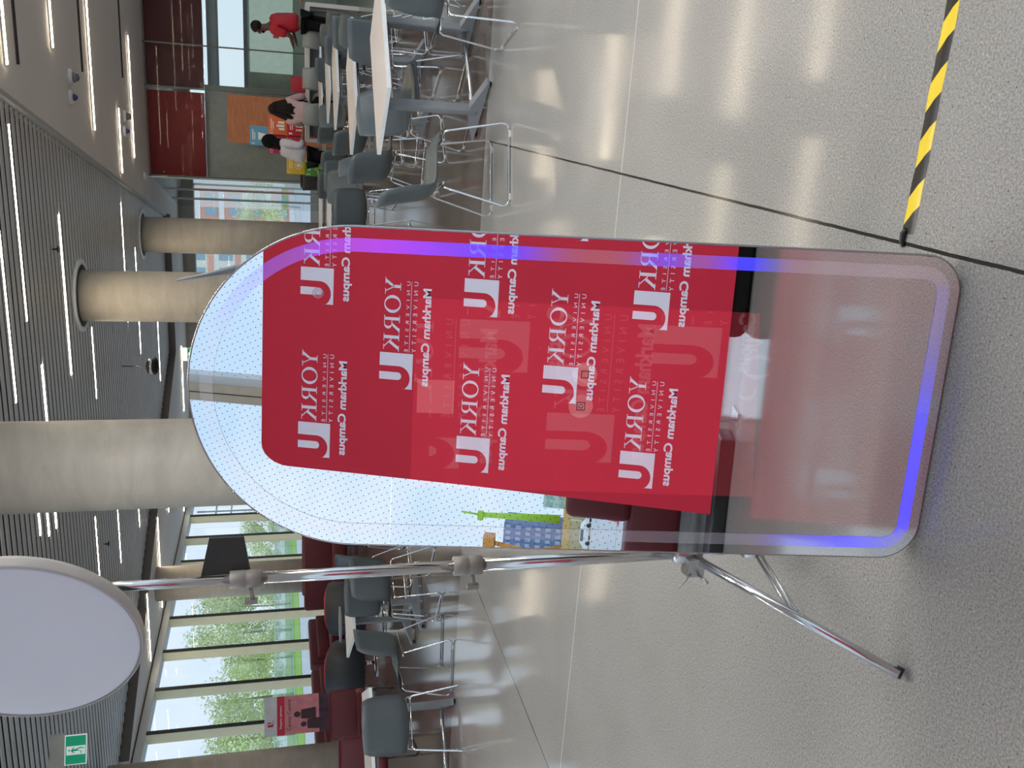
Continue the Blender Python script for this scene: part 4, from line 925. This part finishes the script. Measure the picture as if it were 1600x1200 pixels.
# ---------------------------------------------------------------- people
def skin_obj(name, m, nodes, edges, parent, root=0, sub=1):
    keys = list(nodes); idx = {k: i for i, k in enumerate(keys)}
    me = bpy.data.meshes.new(name); me.from_pydata([nodes[k][0] for k in keys], [(idx[a], idx[b]) for a, b in edges], []); me.materials.append(m)
    o = bpy.data.objects.new(name, me); COL.objects.link(o); o.parent = parent
    o.modifiers.new('skin', 'SKIN')
    sl = me.skin_vertices[0].data if me.skin_vertices else None
    for i, k in enumerate(keys):
        r = nodes[k][1]; sl[i].radius = r if isinstance(r, tuple) else (r, r); sl[i].use_root = (i == root)
    s = o.modifiers.new('sub', 'SUBSURF'); s.levels = sub; s.render_levels = sub
    o.modifiers['skin'].use_smooth_shade = True
    return o
def person(loc, rz, lab, J, m_skin, m_top, m_leg, m_hair, hair='short', sleeve=.5, shoe=True):
    p = thing('person', lab, 'person', loc, rz); V = Vector
    n = {'pel': (J['pel'], .12), 'wa': (J['wa'], (.13, .10)), 'ch': (J['ch'], (.17, .12)), 'nk': (J['nk'], .055), 'hd0': (J['hd']-V((0, 0, .07)), .07), 'hd': (J['hd'], (.078, .092)), 'hd2': (J['hd']+V((0, 0, .08)), (.065, .075)),}
    E = [('pel', 'wa'), ('wa', 'ch'), ('ch', 'nk'), ('nk', 'hd0'), ('hd0', 'hd'), ('hd', 'hd2')]
    for s in 'lr':
        n['sh'+s] = (J['sh'+s], .058); n['el'+s] = (J['el'+s], .042); n['wr'+s] = (J['wr'+s], .028)
        d = (V(J['wr'+s])-V(J['el'+s])).normalized(); sd = d.cross(V((0, 0, 1))).normalized() if abs(d.z) < .95 else V((1, 0, 0))
        pm = V(J['wr'+s])+d*.07; n['pm'+s] = (pm, (.034, .02)); E += [('ch', 'sh'+s), ('sh'+s, 'el'+s), ('el'+s, 'wr'+s), ('wr'+s, 'pm'+s)]
        for k in range(4):
            f1 = pm+d*.045+sd*(.027-.018*k); f2 = f1+d*(.035 if k in (1, 2) else .026)+V((0, 0, -.012)); n['f%s%da' % (s, k)] = (f1, .009); n['f%s%db' % (s, k)] = (f2, .007); E += [('pm'+s, 'f%s%da' % (s, k)), ('f%s%da' % (s, k), 'f%s%db' % (s, k))]
        th = V(J['wr'+s])+d*.04+sd*.05; n['t%s' % s] = (th, .009); E += [('pm'+s, 't'+s)]
        n['hp'+s] = (J['hp'+s], .09); n['kn'+s] = (J['kn'+s], .062); n['an'+s] = (J['an'+s], .042); n['to'+s] = (V(J['an'+s])+V(J.get('toe', (0, .18, -.05))), .035)
        E += [('pel', 'hp'+s), ('hp'+s, 'kn'+s), ('kn'+s, 'an'+s), ('an'+s, 'to'+s)]
    skin_obj('body', m_skin, n, E, p)
    g = 1.16; T = {'wa0': ((V(J['pel'])*.8+V(J['wa'])*.2), (.20, .165)), 'wa': (J['wa'], (.20, .16)), 'ch': (J['ch'], (.225, .165)), 'nk': (V(J['nk'])*.6+V(J['ch'])*.4, .095)}
    TE = [('wa0', 'wa'), ('wa', 'ch'), ('ch', 'nk')]
    for s in 'lr':
        T['sh'+s] = (J['sh'+s], .095); T['e'+s] = (V(J['sh'+s]).lerp(V(J['el'+s]), min(1, sleeve*2)), .075); TE += [('ch', 'sh'+s), ('sh'+s, 'e'+s)]
        if sleeve > .5: T['w'+s] = (V(J['el'+s]).lerp(V(J['wr'+s]), (sleeve-.5)*2), .045); TE += [('e'+s, 'w'+s)]
    skin_obj('shirt', m_top, T, TE, p)
    Lg = {'pel': (J['pel'], (.15, .125))}; LE = []
    for s in 'lr':
        Lg['hp'+s] = (J['hp'+s], .105); Lg['kn'+s] = (J['kn'+s], .078); Lg['an'+s] = (V(J['an'+s])+V((0, 0, .02)), .062); LE += [('pel', 'hp'+s), ('hp'+s, 'kn'+s), ('kn'+s, 'an'+s)]
    skin_obj('trousers', m_leg, Lg, LE, p)
    for s in 'lr':
        q = V(J['an'+s]); B(-.045, .045, -.07, .19, 0, .09, bev=.03).build('shoe', J.get('shoe', M_black), p, (q.x, q.y, q.z-.09))
    h = V(J['hd'])+V((0, 0, .02)); f = V(J.get('face', (0, 1, 0))).normalized(); sd = f.cross(V((0, 0, 1)))
    eb = MB()
    for s in (-1, 1): eb.lathe([(.002, -.008), (.009, -.004), (.009, .004), (.002, .008)], 8, tuple(h+f*.078+sd*s*.030))
    eb.build('eyes', M_black, p)
    MB().tube([tuple(h+f*.075+V((0, 0, .005))), tuple(h+f*.102+V((0, 0, -.035))), tuple(h+f*.08+V((0, 0, -.04)))], [.008, .013, .009], 8).build('nose', m_skin, p)
    MB().tube([tuple(h+f*.080+sd*-.022+V((0, 0, -.065))), tuple(h+f*.086+V((0, 0, -.066))), tuple(h+f*.080+sd*.022+V((0, 0, -.065)))], .0055, 6).build('mouth', mat('lips', (.25, .07, .06), .5), p)
    for s in (-1, 1): MB().lathe([(.004, -.028), (.018, -.01), (.018, .014), (.004, .028)], 8, tuple(h+sd*s*.080)).build('ear', m_skin, p)
    def ball(c, r, sq=(1, 1, 1), cut=None):
        bm = bmesh.new(); bmesh.ops.create_icosphere(bm, subdivisions=3, radius=1); vs = []
        for v in bm.verts: vs.append(c+V((v.co.x*r*sq[0], v.co.y*r*sq[1], v.co.z*r*sq[2]))+V((random.uniform(-1, 1), random.uniform(-1, 1), random.uniform(-1, 1)))*.003)
        bm.verts.index_update(); fs = [[v.index for v in q.verts] for q in bm.faces]; bm.free(); return vs, fs
    vs, fs = ball(h-f*.022+V((0, 0, .035)), .105, (.92, .98, .95)); fs = [q for q in fs if not all(((vs[i]-h).dot(f) > .035 and (vs[i]-h).z < .055) for i in q)]
    if hair == 'short': fs = [q for q in fs if not all((vs[i]-h).z < -.03 for i in q)]
    hm = MB().add(vs, fs, True)
    if hair == 'long':
        rd = random.Random(5)
        for k in range(46):
            a0 = rd.uniform(-1.9, 1.9); d = -f*cos(a0)+sd*sin(a0); x0 = h+d*.085+V((0, 0, .05)); ln = rd.uniform(.34, .50)
            pts = [x0, h+d*.115+V((0, 0, -.06)), h+d*(.165+rd.uniform(-.01, .02))+V((0, 0, -.06-ln*.5)), h+d*(.17+rd.uniform(-.03, .04))+sd*rd.uniform(-.03, .03)+V((0, 0, -.06-ln))]
            hm.tube(pts, [.024, .034, .030, .008], 6)
    hm.build('hair', m_hair, p)
    if hair == 'beard':
        hm2 = MB(); vs, fs = ball(h+f*.03+V((0, 0, -.075)), .062, (1, .85, .7)); hm2.add(vs, fs, True); hm2.build('beard', m_hair, p)
    if hair == 'hood':
        vs, fs = ball(h-f*.018+V((0, 0, .02)), .125, (.95, 1.02, 1.15)); fs = [q for q in fs if not all(((vs[i]-h).dot(f) > .05 and abs((vs[i]-h).dot(sd)) < .07) for i in q)]
        m3 = MB().add(vs, fs, True); m3.tube([tuple(h-f*.05+V((0, 0, -.05))), tuple(h-f*.08+V((0, 0, -.22))), tuple(h-f*.13+V((0, 0, -.42))), tuple(h-f*.12+V((0, 0, -.55)))], [.10, .10, .07, .03], 12); m3.build('hood', m_leg, p)
    return p
V = Vector
def J_stand(h=1.8, lean=0.):
    k = h/1.8
    j = {'pel': V((0, 0, .96))*k, 'wa': V((0, .0+lean*.3, 1.12))*k, 'ch': V((0, .01+lean*.7, 1.34))*k, 'nk': V((0, .02+lean, 1.50))*k, 'hd': V((0, .05+lean*1.2, 1.66))*k,
         'shl': V((-.19, lean*.9, 1.44))*k, 'shr': V((.19, lean*.9, 1.44))*k, 'ell': V((-.26, .04+lean, 1.16))*k, 'elr': V((.26, .04+lean, 1.16))*k, 'wrl': V((-.2, .26+lean, 1.12))*k, 'wrr': V((.2, .26+lean, 1.12))*k,
         'hpl': V((-.1, 0, .90))*k, 'hpr': V((.1, 0, .90))*k, 'knl': V((-.11, .03, .50))*k, 'knr': V((.11, .02, .50))*k, 'anl': V((-.12, -.02, .09)), 'anr': V((.12, -.04, .09))}
    return j
def J_sit(sh=.45):
    j = {'pel': V((0, 0, sh+.1)), 'wa': V((0, .0, sh+.26)), 'ch': V((0, .04, sh+.47)), 'nk': V((0, .07, sh+.62)), 'hd': V((0, .11, sh+.78)), 'shl': V((-.18, .06, sh+.56)), 'shr': V((.18, .06, sh+.56)),
         'ell': V((-.24, .16, sh+.32)), 'elr': V((.24, .16, sh+.32)), 'wrl': V((-.14, .38, sh+.36)), 'wrr': V((.14, .38, sh+.36)), 'hpl': V((-.1, .04, sh+.08)), 'hpr': V((.1, .04, sh+.08)), 'knl': V((-.13, .44, sh+.07)), 'knr': V((.13, .44, sh+.07)), 'anl': V((-.13, .42, .09)), 'anr': V((.13, .42, .09))}
    return j
sk_dark = mat('skin_dark', (.10, .045, .028), .5); sk_mid = mat('skin_mid', (.36, .19, .12), .5); hair_b = mat('hair_black', (.012, .009, .008), .5); hair_bl = mat('hair_blond', (.42, .25, .09), .5)
hair_b.node_tree.nodes['Principled BSDF'].inputs['Specular IOR Level'].default_value = .15
cl_red = mat('tshirt_red', (.42, .008, .02), .7); cl_blk = mat('cloth_black', (.008, .008, .009), .8); cl_pink = mat('top_pink', (.52, .36, .37), .7); cl_white = mat('shirt_white', (.58, .58, .64), .7)
cl_blk.node_tree.nodes['Principled BSDF'].inputs['Specular IOR Level'].default_value = .1
j = J_stand(1.86, .10); j['wrl'] = V((-.08, .38, 1.16)); j['wrr'] = V((.12, .36, 1.12))
person((1.14, 17.1, 0), R(62), 'man in a red t-shirt and black trousers standing and looking down at the counter', j, sk_dark, cl_red, cl_blk, hair_b, 'beard', .42)
j = J_sit(.66)
person((-.36, 16.98, 0), R(-12), 'seated person with long dark hair and a pale pink top, back to us', j, sk_mid, cl_pink, cl_blk, hair_b, 'long', .95)
j = J_stand(1.66, .22); j['ell'] = V((-.24, .10, 1.02)); j['wrl'] = V((-.12, .42, .98)); j['elr'] = V((.24, .10, 1.02)); j['wrr'] = V((.12, .44, .98))
person((-1.15, 17.2, 0), R(-62), 'person in a black hood and white shirt leaning towards the counter', j, sk_mid, cl_white, cl_blk, hair_b, 'hood', .7)
j = J_stand(1.62, .12)
person((1.95, 18.0, 0), R(80), 'person with blond hair and a white striped shirt at the picture edge', j, sk_mid, cl_white, cl_blk, hair_bl, 'long', .7)

# ---------------------------------------------------------------- red sofas along the windows, lounge chairs, banner
def sofa(y0, y1, lab, x=-11.35):
    t = thing('red_sofa', lab, 'sofa', (x, (y0+y1)/2, 0), 0, 'dark red sofas along the windows'); h = (y1-y0)/2-.03
    B(-.1, .75, -h, h, .16, .46, bev=.05).build('seat', M_redfab, t)
    B(-.15, .12, -h, h, .30, .86, bev=.06).build('backrest', M_redfab, t)
    B(.08, .22, -h+.05, h-.05, .44, .70, bev=.04).build('back_cushion', M_redfab, t)
    for sx in (0, .65):
        for sy in (-h+.1, h-.1): MB().tube([(sx, sy, 0), (sx, sy, .17)], .015, 8).build('leg', M_chrome, t)
for y0, y1, l in [(12.9, 14.4, 'nearest the banner'), (14.5, 16.1, 'behind the grey lounge chairs'), (16.3, 18.0, 'left of the window column'), (19.3, 21.0, 'right of the window column'), (21.2, 22.9, 'behind the stand pole'), (23.1, 24.8, 'farthest, beside the mirror rim')]:
    sofa(y0, y1, 'dark red sofa under the windows, '+l)
def booth(x, y, rz, lab):
    t = thing('red_booth_seat', lab, 'sofa', (x, y, 0), rz, 'high red seats'); B(-.8, .8, -.35, -.18, .35, 1.0, bev=.06).build('backrest', M_redfab, t); B(-.8, .8, -.35, .4, .2, .47, bev=.05).build('seat', M_redfab, t)
    for sx in (-.7, .7):
        for sy in (-.3, .3): MB().tube([(sx, sy, 0), (sx, sy, .21)], .015, 8).build('leg', M_chrome, t)
booth(-8.9, 15.9, R(200), 'dark red high-backed seat behind the stand pole'); booth(-9.6, 17.3, R(180), 'dark red high-backed seat in front of the windows, farther one'); booth(-7.9, 17.8, R(190), 'dark red high-backed seat close to the mirror rim')
def lounge(x, y, rz, lab):
    t = thing('tub_chair', lab, 'chair', (x, y, 0), rz, 'grey and red tub chairs')
    def arc(r, z0, z1a, z1b, a0=R(200), a1=R(340), n=18):
        vs = []; 
        for k in range(n+1):
            a_ = a0+(a1-a0)*k/n; q = abs(2*k/n-1); z1 = z1a*(1-q**3)+z1b*q**3; vs += [(r*cos(a_)*1.05, r*sin(a_), z0), (r*1.08*cos(a_)*1.05, r*1.08*sin(a_)-.03, z1)]
        return vs, [(2*k, 2*k+2, 2*k+3, 2*k+1) for k in range(n)]
    a0, a1 = R(165), R(375)
    vs, fs = arc(.36, .2, .80, .56, a0, a1); o = MB().add(vs, fs, True).build('outer_shell', M_dgrey, t); s = o.modifiers.new('th', 'SOLIDIFY'); s.thickness = .02
    vs, fs = arc(.32, .3, .815, .575, a0, a1); o = MB().add(vs, fs, True).build('inner_cushion', M_redlt, t); s = o.modifiers.new('th', 'SOLIDIFY'); s.thickness = .05
    MB().lathe([(.05, .2), (.33, .24), (.33, .42), (.28, .45)], 28).build('seat', M_redlt, t)
    MB().tube([(0, 0, .03), (0, 0, .22)], .03, 12).build('stem', M_chrome, t); MB().lathe([(.25, 0), (.25, .015), (.03, .03)], 24).build('base', M_chrome, t)
lounge(-7.55, 12.3, R(35), 'dark grey tub chair with red inside, beside the far left table'); lounge(-8.5, 12.2, R(10), 'dark grey tub chair with red inside, left one'); lounge(-6.9, 14.3, R(40), 'dark grey tub chair close to the mirror rim')
t = thing('side_table', 'small grey side table between the tub chairs', 'table', (-7.2, 11.3, 0)); MB().lathe([(.25, .62), (.25, .64)], 24).build('table_top', M_grey, t); MB().tube([(0, 0, .02), (0, 0, .62)], .02, 8).lathe([(.18, 0), (.18, .02)], 20).build('pedestal', M_chrome, t)
def red_easy(x, y, rz, lab):
    t = thing('red_easy_chair', lab, 'chair', (x, y, 0), rz, 'red easy chairs')
    B(-.33, .33, -.40, -.28, .42, .86, bev=.05, M=Matrix.Rotation(R(6), 4, 'X')).build('backrest', M_redfab, t)
    B(-.33, .33, -.34, .36, .34, .47, bev=.05).build('seat', M_redfab, t)
    for sx in (-.3, .3): MB().tube(fillet([(sx, -.28, .36), (sx, -.3, .012), (sx, .3, .012), (sx, .28, .36)], .04), .011, 8).build('side_frame', M_black, t)
red_easy(-7.9, 10.2, R(215), 'red easy chair on a black sled frame in front of the banner'); red_easy(-7.2, 8.2, R(200), 'red easy chair cut by the left picture edge')
# banner
bn = thing('display_banner', 'pink and white career centre banner standing in front of the column', 'banner', (-9.75, 12.75, 0), R(40)); s = .52
B(-.30, .30, -.004, .004, 1.52, 1.72).build('white_head', mat('banner_white', (.62, .64, .72), .6), bn)
B(-.30, .30, -.004, .004, .1, 1.52).build('pink_field', mat('banner_pink', (.62, .24, .28), .6, vary=.15), bn)
B(-.30, .30, -.0055, -.0045, 1.40, 1.52).build('red_band', mat('banner_red', (.55, .02, .05), .6), bn)
B(-.30, .30, -.0055, -.0045, .1, .85).build('dark_field', mat('banner_dark', (.06, .025, .05), .6, vary=.5, scale=9), bn)
mb = MB(); F = lambda x, y: (x, -.007, y); text_in(mb, 'YORK', -.06, .10, 1.58, 1.64, F); mb.build('banner_logo_text', M_white, bn); mb = MB(); text_in(mb, 'Future careers', -.2, .15, 1.445, 1.48, F, bold=.02); mb.build('banner_text', M_white, bn)
mb = MB(); text_in(mb, 'Career Centre', -.24, .24, 1.30, 1.36, F); 
for px, pz, r in ((.0, 1.2, .045), (-.16, 1.1, .04)): mb.add([F(px+r*cos(2*pi*k/14), pz+r*1.2*sin(2*pi*k/14)) for k in range(14)], [list(range(14))]); mb.add([F(px-.09, pz-.30), F(px+.09, pz-.30), F(px+.07, pz-.06), F(px-.07, pz-.06)], [(0, 1, 2, 3)])
mb.build('printed_figures', mat('banner_ink', (.05, .02, .03), .6), bn)
mb = MB(); 
for p in UB: mb.add([F(-.16+(u-710)*.00028, 1.67+v*.00028) for u, v in p], [list(range(len(p)))])
mb.build('logo_mark', mat('banner_red', (.55, .02, .05), .6), bn)
MB().tube([(0, .03, .02), (0, .03, 1.72)], .008, 6).build('support_pole', M_alu, bn); B(-.32, .32, -.05, .09, 0, .07).build('base', M_alu, bn)
for sx in (-.3, .3): MB().tube([(sx, 0, 1.72), (sx*1.08, 0, 1.745)], .006, 6).build('corner_hook', M_black, bn)
